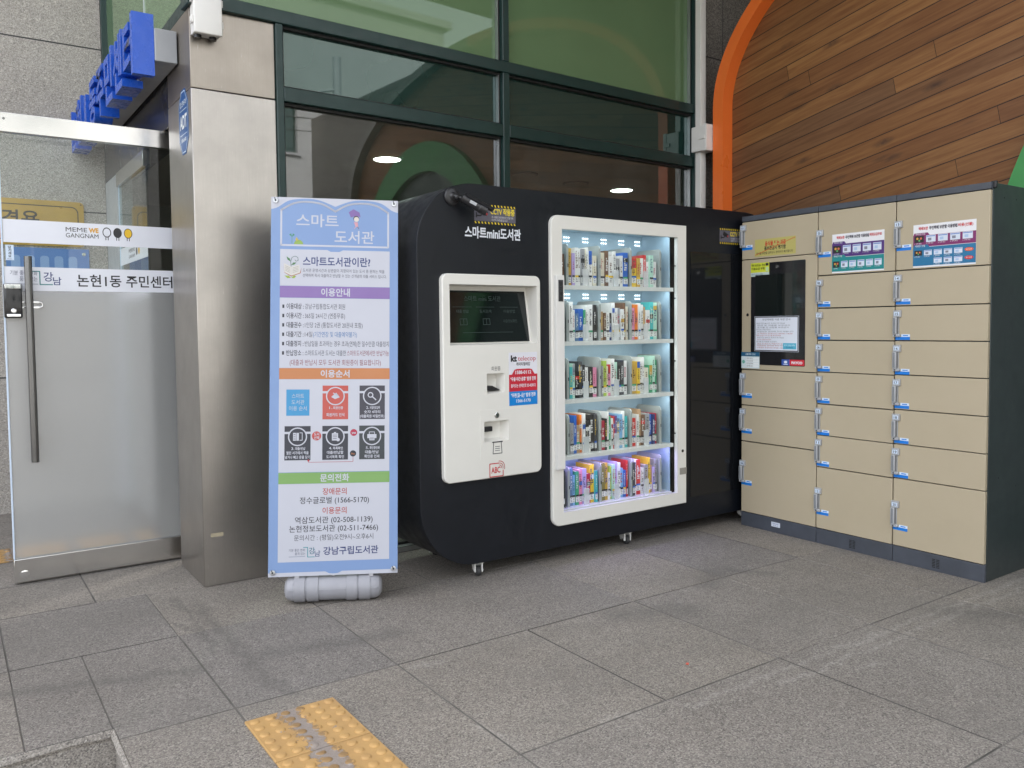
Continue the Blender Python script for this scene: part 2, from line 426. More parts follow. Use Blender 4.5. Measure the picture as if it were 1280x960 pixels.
SHIFT = {}
class MB:
    def __init__(s):
        s.bm = bmesh.new(); s.mats = []; s.M = Matrix.Identity(4); s.L = 0.0004; s.y0 = 0.0
    def mi(s, m):
        m = M[m] if isinstance(m, str) else m
        if m not in s.mats:
            s.mats.append(m)
        return s.mats.index(m)
    def v(s, co):
        return s.bm.verts.new(s.M @ Vector(co))
    def face(s, vs, m):
        try:
            f = s.bm.faces.new(vs)
        except ValueError:
            return None
        f.material_index = s.mi(m)
        return f
    def box(s, x0, x1, y0, y1, z0, z1, m, bev=0.0, seg=2):
        vs = [s.v(c) for c in ((x0, y0, z0), (x1, y0, z0), (x1, y1, z0), (x0, y1, z0), (x0, y0, z1), (x1, y0, z1), (x1, y1, z1), (x0, y1, z1))]
        fs = [s.face([vs[i] for i in q], m) for q in ((3, 2, 1, 0), (4, 5, 6, 7), (0, 1, 5, 4), (1, 2, 6, 5), (2, 3, 7, 6), (3, 0, 4, 7))]
        if bev > 0:
            es = list({e for f in fs for e in f.edges})
            bmesh.ops.bevel(s.bm, geom=es, offset=bev, segments=seg, profile=0.5, affect='EDGES')
        return s
    def prism(s, pts, ya, yb, m, holes=(), side=None, back=True, inner=None, cham=0.0):
        """outline (x, z) counter-clockwise seen from -y, from ya (front) to yb (back), with through holes"""
        side = side or m; inner = inner or side
        loops = [list(pts)] + [list(h) for h in holes]
        fl = [[s.v((x, ya, z)) for x, z in l] for l in loops]
        bl = [[s.v((x, yb, z)) for x, z in l] for l in loops]
        tri = tessellate_polygon([[Vector((x, z, 0)) for x, z in l] for l in loops])
        ff = [v for l in fl for v in l]; bb = [v for l in bl for v in l]
        flat = [p for l in loops for p in l]
        for t in tri:
            a, b, c = (flat[i] for i in t)
            ar = (b[0] - a[0]) * (c[1] - a[1]) - (b[1] - a[1]) * (c[0] - a[0])
            if abs(ar) < 1e-12:
                continue
            t = t if ar > 0 else t[::-1]
            s.face([ff[i] for i in t], m)
            if back:
                s.face([bb[i] for i in t[::-1]], side)
        for k, (f, b) in enumerate(zip(fl, bl)):
            n_ = len(f)
            for i in range(n_):
                j = (i + 1) % n_
                q = [f[i], b[i], b[j], f[j]] if k == 0 else [f[i], b[i], b[j], f[j]]
                s.face(q, side if k == 0 else inner)
        return s
    def cyl(s, p0, p1, r0, m, r1=None, seg=20, caps=True):
        p0, p1 = Vector(p0), Vector(p1); r1 = r0 if r1 is None else r1
        d = (p1 - p0).normalized(); a = d.orthogonal().normalized(); b = d.cross(a)
        A = [s.v(p0 + (a * math.cos(t) + b * math.sin(t)) * r0) for t in [2 * math.pi * i / seg for i in range(seg)]]
        B = [s.v(p1 + (a * math.cos(t) + b * math.sin(t)) * r1) for t in [2 * math.pi * i / seg for i in range(seg)]]
        for i in range(seg):
            j = (i + 1) % seg
            s.face([A[i], A[j], B[j], B[i]], m)
        if caps:
            s.face(A[::-1], m); s.face(B, m)
        return s
    def tube(s, pts, r, m, seg=20, closed=False):
        P = [Vector(p) for p in pts]; rings = []
        up = None
        for i, p in enumerate(P):
            d = (P[min(i + 1, len(P) - 1)] - P[max(i - 1, 0)]).normalized()
            if up is None:
                up = d.orthogonal().normalized()
            a = (up - d * up.dot(d)).normalized(); up = a
            b = d.cross(a)
            rings.append([s.v(p + (a * math.cos(2 * math.pi * k / seg) + b * math.sin(2 * math.pi * k / seg)) * r) for k in range(seg)])
        for A, B in zip(rings, rings[1:]):
            for k in range(seg):
                j = (k + 1) % seg
                s.face([A[k], A[j], B[j], B[k]], m)
        s.face(rings[0][::-1], m); s.face(rings[-1], m)
        return s
    def lathe(s, axis0, d, prof, m, seg=24):
        """prof: (distance along d, radius)"""
        o = Vector(axis0); d = Vector(d).normalized(); a = d.orthogonal().normalized(); b = d.cross(a)
        rings = [[s.v(o + d * t + (a * math.cos(2 * math.pi * k / seg) + b * math.sin(2 * math.pi * k / seg)) * max(r, 1e-4)) for k in range(seg)] for t, r in prof]
        for A, B in zip(rings, rings[1:]):
            for k in range(seg):
                j = (k + 1) % seg
                s.face([A[k], A[j], B[j], B[k]], m)
        s.face(rings[0][::-1], m); s.face(rings[-1], m)
        return s
    # ---- flat print, facing -y
    def Y(s, layer):
        return s.y0 - layer * s.L
    def poly(s, pts, m, layer=1, holes=()):
        loops = [list(pts)] + [list(h) for h in holes]
        vs = [s.v((x, s.Y(layer), z)) for l in loops for x, z in l]
        flat = [p for l in loops for p in l]
        for t in tessellate_polygon([[Vector((x, z, 0)) for x, z in l] for l in loops]):
            a, b, c = (flat[i] for i in t)
            ar = (b[0] - a[0]) * (c[1] - a[1]) - (b[1] - a[1]) * (c[0] - a[0])
            if abs(ar) < 1e-13:
                continue
            s.face([vs[i] for i in (t if ar > 0 else t[::-1])], m)
        return s
    def rect(s, x0, x1, z0, z1, m, layer=1):
        return s.poly([(x0, z0), (x1, z0), (x1, z1), (x0, z1)], m, layer)
    def disc(s, x, z, r, m, layer=1, r_in=0, seg=28, rz=None):
        rz = rz or r
        c = [(x + r * math.cos(2 * math.pi * i / seg), z + rz * math.sin(2 * math.pi * i / seg)) for i in range(seg)]
        if not r_in:
            return s.poly(c, m, layer)
        k = r_in / r
        return s.poly(c, m, layer, [[(x + (a - x) * k, z + (b - z) * k) for a, b in c]])
    def line(s, pts, w, m, layer=1):
        for (xa, za), (xb, zb) in zip(pts, pts[1:]):
            d = Vector((xb - xa, zb - za)); l = d.length or 1e-6
            nx, nz = -d.y / l * w / 2, d.x / l * w / 2
            ex, ez = d.x / l * w / 4, d.y / l * w / 4
            s.poly([(xa - nx - ex, za - nz - ez), (xb - nx + ex, zb - nz + ez), (xb + nx + ex, zb + nz + ez), (xa + nx - ex, za + nz - ez)], m, layer)
        return s
    def text(s, t, x, z, h, m, align='C', width=None, bold=0.0, layer=2, depth=0.0, rot=0.0, mirror=False):
        """h: height of the capital/hangul box; z: its bottom; width: fit to this width"""
        vs, fs, xa, xb, ya, yb = glyphs(t, bold)
        if xb - xa < 1e-6:
            return s
        sc_ = h / 0.80
        kx = width / (xb - xa) if width else sc_
        w = (xb - xa) * kx
        ox = {'C': -w / 2, 'L': 0, 'R': -w}[align]
        ca, sa = math.cos(rot), math.sin(rot)
        base = min(ya, -0.02) if False else -0.06
        out = []
        for px, py in vs:
            lx, lz = ox + (px - xa) * kx, (py - base) * sc_ * 0.94
            out.append((x + lx * ca - lz * sa, z + lx * sa + lz * ca))
        if depth:
            f = [s.v((a, s.y0 - depth, b)) for a, b in out]; bk = [s.v((a, s.y0, b)) for a, b in out]
            cnt = {}
            for q in fs:
                for i in range(len(q)):
                    cnt[(q[i], q[(i + 1) % len(q)])] = 1
            for q in fs:
                s.face([f[i] for i in q], m)
                s.face([bk[i] for i in q[::-1]], m)
            for (i, j) in cnt:
                if (j, i) not in cnt:
                    s.face([f[j], f[i], bk[i], bk[j]], m)
        else:
            v = [s.v((a, s.Y(layer), b)) for a, b in out]
            for q in fs:
                s.face([v[i] for i in q], m)
        return s
    def build(s, name, parent=None, loc=None, rotz=0, ang=20, attr=None):
        me = bpy.data.meshes.new(name)
        if parent is not None and parent.name in SHIFT:
            bmesh.ops.translate(s.bm, vec=-Vector(SHIFT[parent.name]), verts=s.bm.verts)
        s.bm.to_mesh(me); s.bm.free()
        for m in s.mats:
            me.materials.append(m)
        me.polygons.foreach_set("use_smooth", [True] * len(me.polygons))
        me.set_sharp_from_angle(angle=R(ang))
        o = bpy.data.objects.new(name, me)
        COL.objects.link(o)
        if parent is not None:
            o.parent = parent
            if parent.name in SHIFT:
                SHIFT[o.name] = SHIFT[parent.name]
        if loc:
            o.location = loc
        o.rotation_euler.z = rotz
        return o

def tag(o, label, cat, group=None, kind=None):
    o["label"] = label
    o["category"] = cat
    if group: o["group"] = group
    if kind: o["kind"] = kind
    return o
def thing(name, label, cat, loc=(0, 0, 0), rotz=0.0, group=None, kind=None, shift=None):
    o = bpy.data.objects.new(name, None)
    COL.objects.link(o)
    o.empty_display_size = 0.1
    o.location = loc; o.rotation_euler.z = rotz
    tag(o, label, cat, group, kind)
    if shift: SHIFT[o.name] = shift
    return o
def struct(o, label=None):
    o["kind"] = "structure"
    if label: o["label"] = label
    return o
def rrect(x0, x1, z0, z1, r, seg=8, corners=(1, 1, 1, 1)):
    """rounded outline counter-clockwise; corners = bottom-left, bottom-right, top-right, top-left"""
    out = []
    for k, (cx_, cz_, a0) in enumerate(((x0 + r, z0 + r, 180), (x1 - r, z0 + r, 270), (x1 - r, z1 - r, 0), (x0 + r, z1 - r, 90))):
        if corners[k]:
            for i in range(seg + 1):
                a = R(a0 + 90 * i / seg)
                out.append((cx_ + r * math.cos(a), cz_ + r * math.sin(a)))
        else:
            out.append([(x0, z0), (x1, z0), (x1, z1), (x0, z1)][k])
    return out
def rc(x0, x1, z0, z1):
    return [(x0, z0), (x1, z0), (x1, z1), (x0, z1)]

# ------------------------------------------------------------------ ground
g = MB(); g.box(-200, 200, -200, 200, -0.6, -0.17, 'tile_street')
struct(g.build("street"))
# raised granite slabs, with the corner step cut out at the left front
NX, NY = 0.41, 2.84
xs = [0.768 + 0.6015 * k for k in range(-12, 15)]
ys = [9.1, 8.3, 7.5, 6.7, 5.95, 5.25, 4.73, 4.22, 3.555, 2.755, 1.955, 1.155, 0.355, -0.445, -1.245, -2.045, -2.845]
m = MB(); G = 0.0016; tints = []
def slab(x0, x1, y0, y1):
    if x1 <= NX and y1 <= NY:
        return
    if x0 < NX and y0 < NY:
        if y1 > NY: slab_(x0, min(x1, NX), NY, y1)
        if x1 > NX: slab_(NX, x1, y0, min(y1, NY)) if y1 <= NY else (slab_(NX, x1, y0, y1) if x1 - NX > 0.02 else None)
        return
    slab_(x0, x1, y0, y1)
def slab_(x0, x1, y0, y1):
    q = 0.0022
    A = [m.v(c) for c in ((x0 + G, y0 + G, -0.004), (x1 - G, y0 + G, -0.004), (x1 - G, y1 - G, -0.004), (x0 + G, y1 - G, -0.004))]
    B = [m.v(c) for c in ((x0 + G + q, y0 + G + q, 0), (x1 - G - q, y0 + G + q, 0), (x1 - G - q, y1 - G - q, 0), (x0 + G + q, y1 - G - q, 0))]
    t = random.random()
    m.face(B, 'floor'); tints.append(t)
    for i in range(4):
        j = (i + 1) % 4
        m.face([A[i], A[j], B[j], B[i]], random.choice(('floor', 'joint', 'joint', 'joint_dark'))); tints.append(t)
for r_, (ya, yb) in enumerate(zip(ys[1:], ys)):
    off = -0.215 if yb > 4.5 else 0.0
    for xa, xb in zip(xs, xs[1:]):
        slab(xa + off, xb + off, ya, yb)
fl = m.build("paving", ang=20)
at = fl.data.attributes.new("tint", 'FLOAT', 'FACE')
at.data.foreach_set("value", tints)
struct(fl)
g = MB()
g.prism([(-6.6, -2.845), (-6.6, -2.845), (NX, -2.845), (NX, -2.845)], 0, 1, 'mortar') if False else None
g.box(NX + 0.0125, 9.0, -2.84, 9.1, -0.17, -0.0035, 'joint')
g.box(-6.5, NX + 0.0124, NY + 0.012, 9.1, -0.17, -0.0036, 'joint')
struct(g.build("paving_bed"))
g = MB()
# rough-hewn lip of the slabs and the riser of the step under it
def lip(x0, y0, x1, y1, nx, ny):
    n_ = 60
    prev = None
    for i in range(n_ + 1):
        t = i / n_
        x, y = x0 + (x1 - x0) * t, y0 + (y1 - y0) * t
        a = random.uniform(-0.001, 0.005); b = random.uniform(0.002, 0.012); c = random.uniform(-0.004, 0.006)
        ring = [g.v((x, y, -0.0005)), g.v((x + nx * a, y + ny * a, -0.006 + c * 0.3)), g.v((x + nx * b, y + ny * b, -0.022 + c)), g.v((x - nx * 0.003, y - ny * 0.003, -0.036 + c))]
        if prev:
            for k in range(3):
                g.face([prev[k], ring[k], ring[k + 1], prev[k + 1]], 'riser')
        prev = ring
lip(-6.5, NY, NX, NY, 0, -1)
lip(NX, NY, NX, -2.84, -1, 0)
g.box(-6.5, NX + 0.011, NY + 0.004, NY + 0.011, -0.17, -0.03, 'riser')
g.box(NX + 0.004, NX + 0.011, -2.84, NY + 0.003, -0.17, -0.03, 'riser')
struct(g.build("step"))

# ------------------------------------------------------------------ tactile paving
def tactile(x, y, label, rz=0.0):
    b = MB(); h = 0.152
    n_ = 2
    b.box(-h + .0015, h - .0015, -h + .0015, h - .0015, -0.002, 0.007, 'tactile', 0.002, 1)
    for i in range(6):
        for j in range(6):
            cx_, cy2 = -0.125 + 0.05 * i, -0.125 + 0.05 * j
            b.lathe((cx_, cy2, 0.0069), (0, 0, 1), [(0, 0.0165), (0.002, 0.0155), (0.0045, 0.0115), (0.0056, 0.006)], 'tactile', 14)
    o = b.build("tactile_paving_tile", loc=(x, y, 0.001), rotz=rz)
    tag(o, label, "paving tile", "yellow tactile paving tiles set in the granite floor", kind="thing")
    return o
tactile(0.910, 2.477, "worn yellow tactile tile set in the floor, farthest of the row near the camera")
tactile(0.910, 2.171, "worn yellow tactile tile in the floor, second in the row, cut by the bottom edge")
for i in range(5):
    tactile(0.913 - 0.306 * i, 5.40, ["yellow tactile tile behind the frosted glass door, beside the steel pillar",
        "yellow tactile tile behind the frosted glass door, second from the steel pillar",
        "yellow tactile tile behind the frosted glass door, below its long handle",
        "yellow tactile tile just past the free edge of the open glass door",
        "yellow tactile tile left of the open glass door, cut by the picture edge"][i])

# ------------------------------------------------------------------ walls and glazing
# left granite wall, facing the street, raised out of view for shade
b = MB(); b.box(-9.0, 1.028, 6.66, 6.95, 0, 14, 'granite_wall')
tag(b.build("granite_wall"), "pale speckled granite wall behind the open glass door, with a yellow sign on it", "wall", kind="thing")

# wide green-framed facade: local x along it, y into the building
FA = math.atan(0.0386)
F = thing("glazed_facade", "dark green framed glass facade behind the black book kiosk", "window wall", (1.45, 4.13, 0), FA, kind="thing")
f = MB()
TOP = 4.42
def bar(x0, x1, z0, z1, y0=0.0, y1=0.11):
    f.box(x0, x1, y0, y1, z0, z1, 'green_frame', 0.003, 1)
bar(-0.012, 0.025, 0.031, 2.797)
bar(1.402, 1.450, 0.031, 2.797, -0.002)
bar(3.136, 3.205, 0.031, TOP, -0.003)
bar(-0.44, 3.1355, 2.798, 2.864, -0.004)
bar(1.402, 1.450, 2.865, TOP, -0.002)
bar(0.026, 1.4015, 2.415, 2.487, -0.001); bar(1.4505, 3.1355, 2.415, 2.487, -0.001)
f.box(-0.012, 3.205, -0.02, 0.1, 0.0, 0.030, 'alu', 0.002, 1)
f.build("frame", F)
def pane(x0, x1, z0, z1, mat, name="pane"):
    p_ = MB()
    p_.box(x0, x1, 0.055, 0.061, z0, z1, mat)
    o = p_.build(name, F)
    e = MB()        # the dark gasket and the thin bright bead round the glass
    w = 0.012
    for q in ((x0, x1, z1 - w, z1), (x0, x1, z0, z0 + w)):
        e.box(q[0], q[1], 0.03, 0.0545, q[2], q[3], 'gasket')
    for q in ((x0, x0 + w, z0 + w, z1 - w), (x1 - w, x1, z0 + w, z1 - w)):
        e.box(q[0], q[1], 0.03, 0.0545, q[2], q[3], 'gasket')
    e.box(x1 - 0.0155, x1 - 0.0125, 0.028, 0.054, z0 + w, z1 - w, 'alu')
    e.build("gasket", o)
    return o
pane(0.026, 1.4015, 0.031, 2.4145, 'glass_dark'); pane(1.4505, 3.1355, 0.031, 2.4145, 'glass_dark')
pane(0.026, 1.4015, 2.4875, 2.7975, 'teal'); pane(1.4505, 3.1355, 2.4875, 2.7975, 'teal')
pane(-0.39, 1.4015, 2.8645, TOP, 'spandrel'); pane(1.4505, 3.1355, 2.8645, TOP, 'spandrel')

# granite return of the facade beyond the window
b = MB(); b.box(4.665, 8.8, 4.262, 4.5, 0, 4.42, 'granite_shaded')
tag(b.build("granite_wall"), "shade-toned granite wall strip between the green window frame and the orange arch", "wall", kind="thing")

b = MB(); b.box(5.35, 5.6, -3.5, 4.26, 0, 4.42, 'granite_shaded')  # unseen wall added to keep open sky out of the reflections
tag(b.build("granite_wall"), "unseen granite side wall added behind the wooden arch to block the sky", "wall", kind="thing")

# canopy slab, plus an unseen upper block raised to shade the entrance
b = MB(); b.box(1.031, 14, 1.4, 4.2, 4.43, 4.9, 'soffit'); b.box(1.031, 14, 4.201, 12, 4.43, 14, 'soffit')
struct(b.build("roof_and_shade_block"))
b = MB()
b.box(1.032, 8.8, 9.0, 9.1, 0, 4.42, 'room_wall'); b.box(8.7, 8.8, 4.52, 8.999, 0, 4.42, 'room_wall')
b.box(1.032, 1.12, 6.67, 8.999, 0, 4.42, 'room_wall')
struct(b.build("room_wall"))
b = MB(); b.box(1.13, 8.7, 4.32, 9.0, 2.52, 2.6, 'room_ceiling')
struct(b.build("room_ceiling"))
b = MB(); b.box(1.13, 8.7, 4.32, 9.0, 0.001, 0.006, 'room_floor')
struct(b.build("room_floor"))

def downlight(x, y, lit, label):
    t = thing("downlight", label, "ceiling light", (x, y, 2.52), 0, "round ceiling lights seen through the facade")
    a = MB(); a.lathe((0, 0, 0), (0, 0, -1), [(0, 0.118), (0.006, 0.116), (0.009, 0.104)], 'white_plastic' if lit else 'locker_grey', 32)
    a.build("rim", t)
    a = MB(); a.lathe((0, 0, -0.0095), (0, 0, -1), [(0, 0.1), (0.003, 0.094)], 'lamp' if lit else 'room_ceiling', 32)
    a.build("diffuser", t)
    if lit:
        ld = bpy.data.lights.new("downlight_lamp", 'SPOT'); ld.energy = 30; ld.spot_size = R(120); ld.shadow_soft_size = 0.09
        ld.color = (1, 0.96, 0.9)
        lo = bpy.data.objects.new("downlight_lamp", ld); COL.objects.link(lo); lo.parent = t; lo.location = (0, 0, -0.03)
downlight(2.783, 5.626, True, "lit round ceiling light behind the facade, above the banner's right corner")
downlight(5.258, 5.778, True, "lit round ceiling light behind the facade, above the book display window")
downlight(4.673, 5.729, False, "unlit ceiling light just left of the lit one above the book display")
downlight(4.032, 5.623, False, "unlit ceiling light right beside the facade's middle mullion")

# ------------------------------------------------------------------ entrance: pillar, glazing, doors
P_ = thing("steel_pillar", "square pillar clad in scratched brushed steel between the glass door and the banner", "pillar", (1.235, 4.385, 0), kind="thing", shift=(1.235, 4.385, 0))
b = MB(); b.box(1.024, 1.436, 4.147, 4.62, 0, 2.418, 'steel', 0.004)
b.build("lower_cladding", P_)
b = MB(); b.box(1.0245, 1.4355, 4.1475, 4.62, 2.4205, 2.797, 'steel_upper', 0.004)
b.build("upper_cladding", P_)
b = MB(); b.box(1.06, 1.12, 4.1455, 4.1468, 0.243, 0.262, 'tape')
b.build("tape", P_)
b = MB(); b.M = Matrix.Translation((1.024, 0, 0)) @ Matrix.Rotation(R(-90), 4, 'Z')
# octagonal security sticker on the pillar's left side: local x = -Y
def octo(x, z, w, h, k=0.3):
    a, c = w / 2, h / 2
    return [(x - a * k * 1.3, z - c), (x + a * k * 1.3, z - c), (x + a, z - c * 0.55), (x + a, z + c * 0.55), (x + a * k * 1.3, z + c), (x - a * k * 1.3, z + c), (x - a, z + c * 0.55), (x - a, z - c * 0.55)]
sx, sz = -4.295, 2.285
b.y0 = -0.0015
b.prism(octo(sx, sz, 0.185, 0.315), -0.0015, 0.0, ink(30, 82, 140))
b.poly(octo(sx, sz, 0.172, 0.298), ink(196, 214, 232), 1, [octo(sx, sz, 0.165, 0.288)])
b.text("ADT", sx, sz - 0.035, 0.075, ink(236, 240, 240), width=0.135, bold=0.035)
b.text("캡스 경비구역", sx, sz + 0.075, 0.028, ink(225, 235, 242), width=0.115, bold=0.01)
b.rect(sx - 0.07, sx + 0.07, sz + 0.057, sz + 0.060, ink(210, 224, 236), 2); b.rect(sx - 0.07, sx + 0.07, sz - 0.062, sz - 0.059, ink(210, 224, 236), 2)
b.text("1588-6400", sx, sz - 0.098, 0.022, ink(225, 235, 242), width=0.10, bold=0.01)
b.build("security_sticker", P_)["label"] = "blue octagonal security sticker with white letters"

# white electrical box high on the pillar
J = thing("junction_box", "white plastic electrical box with latches high on the steel pillar", "electrical box", (1.092, 4.147, 2.655), shift=(1.092, 4.147, 2.655))
b = MB(); b.box(1.03, 1.154, 4.085, 4.1465, 2.66, 2.86, 'white_plastic', 0.006); b.build("body", J)
b = MB(); b.box(1.026, 1.158, 4.06, 4.0845, 2.655, 2.865, 'white_plastic', 0.008, 3); b.build("lid", J)
for z0 in (2.70, 2.80):
    b = MB(); b.box(1.018, 1.0255, 4.066, 4.10, z0, z0 + 0.035, 'white_plastic', 0.002); b.box(1.0145, 1.018, 4.072, 4.09, z0 + .006, z0 + 0.029, 'white_plastic', 0.001)
    b.build("latch", J)
for z0 in (2.70, 2.80):
    b = MB(); b.cyl((1.1635, 4.088, z0), (1.1635, 4.088, z0 + 0.03), 0.005, 'white_plastic'); b.build("hinge", J)
for x0 in (1.055, 1.125):
    b = MB(); b.cyl((x0, 4.115, 2.645), (x0, 4.115, 2.661), 0.017, 'black', seg=18); b.build("cable_gland", J)

# glazed return above and beyond the door, in the plane of the door opening; local x = 6.66 - Y
E_ = thing("entrance_glazing", "green glass and steel posts over the doorway, behind the blue letters", "glazing", (1.03, 6.66, 0), R(-90), kind="thing")
b = MB()
b.box(0.0, 2.42, -0.003, 0.09, 2.798, 2.866, 'green_frame', 0.003, 1)
b.box(0.0, 0.03, 0.0, 0.08, 2.867, 4.42, 'green_frame', 0.002, 1)
b.build("frame", E_)
b = MB(); b.box(0.0, 0.44, 0.0, 0.10, 0.0, 2.33, 'grey_panel', 0.003, 1); b.build("post", E_)
b = MB(); b.box(0.0, 2.035, 0.002, 0.16, 2.335, 2.58, 'steel_dark', 0.003, 1); b.build("header", E_)
b = MB(); b.box(0.0, 2.035, 0.004, 0.10, 2.5805, 2.797, 'void'); b.build("backing_panel", E_)
for x0, x1 in ((0.031, 1.30), (1.307, 2.42)):
    b = MB(); b.box(x0, x1, 0.04, 0.046, 2.867, 4.42, 'spandrel'); b.build("pane", E_)
b = MB(); b.box(1.3005, 1.3065, 0.034, 0.05, 2.867, 4.42, 'alu'); b.build("joint", E_)

# the door leaf standing open; built facing the viewer, hinge on the right
def door_leaf(label, loc, rz, w=0.80, full=True):
    D = thing("glass_door", label, "door", loc, rz, "glass doors of the entrance", kind="thing")
    H = 2.33
    b = MB(); b.box(0, w, -0.022, 0.022, H - 0.093, H, 'steel_bright', 0.002)
    if full:
        b.cyl((0.03, -0.0225, H - 0.03), (0.03, -0.0245, H - 0.03), 0.006, 'steel_dark')
    b.build("top_rail", D)
    b = MB(); b.box(0, w, -0.022, 0.022, 0.012, 0.128, 'steel_bright', 0.002)
    if full:
        b.lathe((0.045, -0.022, 0.05), (0, -1, 0), [(0, 0.021), (0.003, 0.021), (0.004, 0.015), (0.0045, 0.006)], 'chrome', 24)
    b.build("bottom_rail", D)
    b = MB(); b.box(0.008, w - 0.004, -0.006, 0.006, 1.47, H - 0.0935, 'glass_clear'); b.build("upper_glass", D)
    b = MB(); b.box(0.008, w - 0.004, -0.006, 0.006, 0.1285, 1.4695, 'frost'); b.build("frosted_glass", D)
    b = MB(); b.box(0.0, 0.0075, -0.011, 0.011, 0.1285, H - 0.0935, 'pale_label', 0.001, 1); b.build("edge_strip", D)
    b = MB(); b.y0 = -0.0068
    b.box(0.009, w - 0.005, -0.0068, -0.0062, 1.703, 1.816, 'film_white')
    if full:
        k = ink(40, 40, 44); o_ = ink(222, 165, 40)
        b.text("MEME", 0.282, 1.768, 0.027, k, 'L', width=0.098); b.text("WE", 0.387, 1.768, 0.027, o_, 'L', width=0.046, bold=0.05)
        b.text("GANGNAM", 0.282, 1.738, 0.027, k, 'L', width=0.15)
        for i, (fill) in enumerate((None, k, ink(240, 196, 40))):
            cx_ = 0.472 + 0.051 * i
            b.disc(cx_, 1.774, 0.0205, k, 1, 0.0165, 28, 0.026)
            if fill: b.disc(cx_, 1.774, 0.017, fill, 2, 0, 28, 0.0225)
            for s_ in (-1, 1):
                b.line([(cx_ + s_ * 0.0055, 1.75), (cx_ + s_ * 0.0055, 1.735)], 0.0035, k, 2)
    else:
        k = ink(60, 60, 64)
        b.text("MEMEWE", 0.30, 1.765, 0.03, k, 'L', width=0.2); b.text("GANGNAM", 0.30, 1.73, 0.025, k, 'L', width=0.2)
        b.disc(0.56, 1.762, 0.026, ink(50, 50, 54)); b.disc(0.63, 1.762, 0.026, ink(228, 180, 50))
    b.build("upper_stripe", D)
    b = MB(); b.y0 = -0.0068
    b.box(0.009, w - 0.005, -0.0068, -0.0062, 1.466, 1.584, 'film_white')
    if full:
        k = ink(30, 30, 36); t_ = ink(52, 140, 140)
        b.text("기분 좋은 변화", 0.032, 1.543, 0.022, ink(86, 92, 120), 'L', width=0.118)
        b.text("품격 있는", 0.072, 1.514, 0.022, ink(86, 92, 120), 'L', width=0.078)
        b.rect(0.04, 0.152, 1.498, 1.501, ink(140, 150, 170), 1)
        b.line([(0.125, 1.563), (0.160, 1.563), (0.160, 1.498), (0.215, 1.498)], 0.005, t_)
        b.text("강", 0.197, 1.515, 0.044, ink(62, 74, 128), width=0.042, bold=0.01); b.text("남", 0.236, 1.497, 0.038, ink(62, 74, 128), width=0.038, bold=0.01)
        b.text("논현1동 주민센터", 0.325, 1.492, 0.058, k, 'L', width=0.463, bold=0.014) if w > 0.78 else b.text("논현1동 주민센터", 0.315, 1.492, 0.058, k, 'L', width=0.43, bold=0.012)
    b.build("lower_stripe", D)
    if full:
        b = MB(); b.y0 = -0.0075
        b.box(0.017, 0.052, -0.0075, -0.0069, 1.615, 1.69, 'pale_label')
        for i, ch in enumerate("당기세요"):
            b.text(ch, 0.0345, 1.672 - 0.0145 * i, 0.0125, ink(40, 40, 46), width=0.013, bold=0.02)
        b.text("PULL", 0.0345, 1.6185, 0.006, ink(40, 40, 46), width=0.02)
        b.build("pull_sticker", D)
        b = MB(); b.cyl((0.106, -0.068, 0.615), (0.106, -0.068, 1.632), 0.0175, 'steel_dark', seg=24)
        for z0 in (0.74, 1.51):
            b.cyl((0.106, -0.052, z0), (0.106, -0.0062, z0), 0.009, 'steel_bright')
        b.build("handle", D)
        b = MB()
        b.box(0.0, 0.078, -0.046, -0.0075, 1.33, 1.50, 'black_gloss', 0.008, 3)
        o = b.build("lock", D)
        b = MB(); b.box(0.004, 0.074, -0.0485, -0.0455, 1.474, 1.497, 'chrome', 0.002); b.build("trim", o)
        b = MB(); b.box(0.010, 0.07, -0.049, -0.0455, 1.336, 1.350, 'chrome', 0.002); b.build("trim", o)
        b = MB(); b.lathe((0.040, -0.046, 1.365), (0, -1, 0), [(0, 0.0125), (0.006, 0.012), (0.008, 0.008)], 'chrome', 20); b.build("keyhole", o)
        b = MB(); b.box(0.078, 0.155, -0.012, -0.0075, 1.404, 1.414, 'chrome', 0.001); b.box(0.078, 0.155, -0.012, -0.0075, 1.378, 1.388, 'chrome', 0.001)
        b.tube([(0.155, -0.01, 1.409), (0.164, -0.01, 1.406), (0.1675, -0.01, 1.396), (0.164, -0.01, 1.386), (0.155, -0.01, 1.383)], 0.005, 'chrome', 20)
        b.build("latch_plate", D)
    return D
door_leaf("open glass door with frosted lower half, long bar handle and white lettered stripes", (0.262, 4.764, 0), 0.0)
door_leaf("closed glass door leaf seen edge-on through the open door, with a pale stripe", (1.045, 6.20, 0), R(-90), 0.9, False)

# sign beam with raised blue letters along the lintel: local x = 6.66 - Y, facing the street at the left
B_ = thing("entrance_sign", "row of thick blue letters on a grey beam over the doorway", "sign", (0.972, 5.5, 2.66), R(-90), shift=(0, 0, 0))
SHIFT.pop(B_.name)
b = MB(); b.box(-1.155, 1.135, -0.057, 0.047, -0.077, 0.081, 'grey_panel', 0.003, 1); b.build("beam", B_)
word = "논현1동주민센터"
for i, ch in enumerate(word):
    b = MB(); b.y0 = -0.058
    b.text(ch, -1.02 + 0.2885 * i, -0.135, 0.262, 'sign_blue', width=(0.25 if ch != "1" else 0.085), bold=0.028, depth=0.10)
    b.build("letter", B_, ang=50)

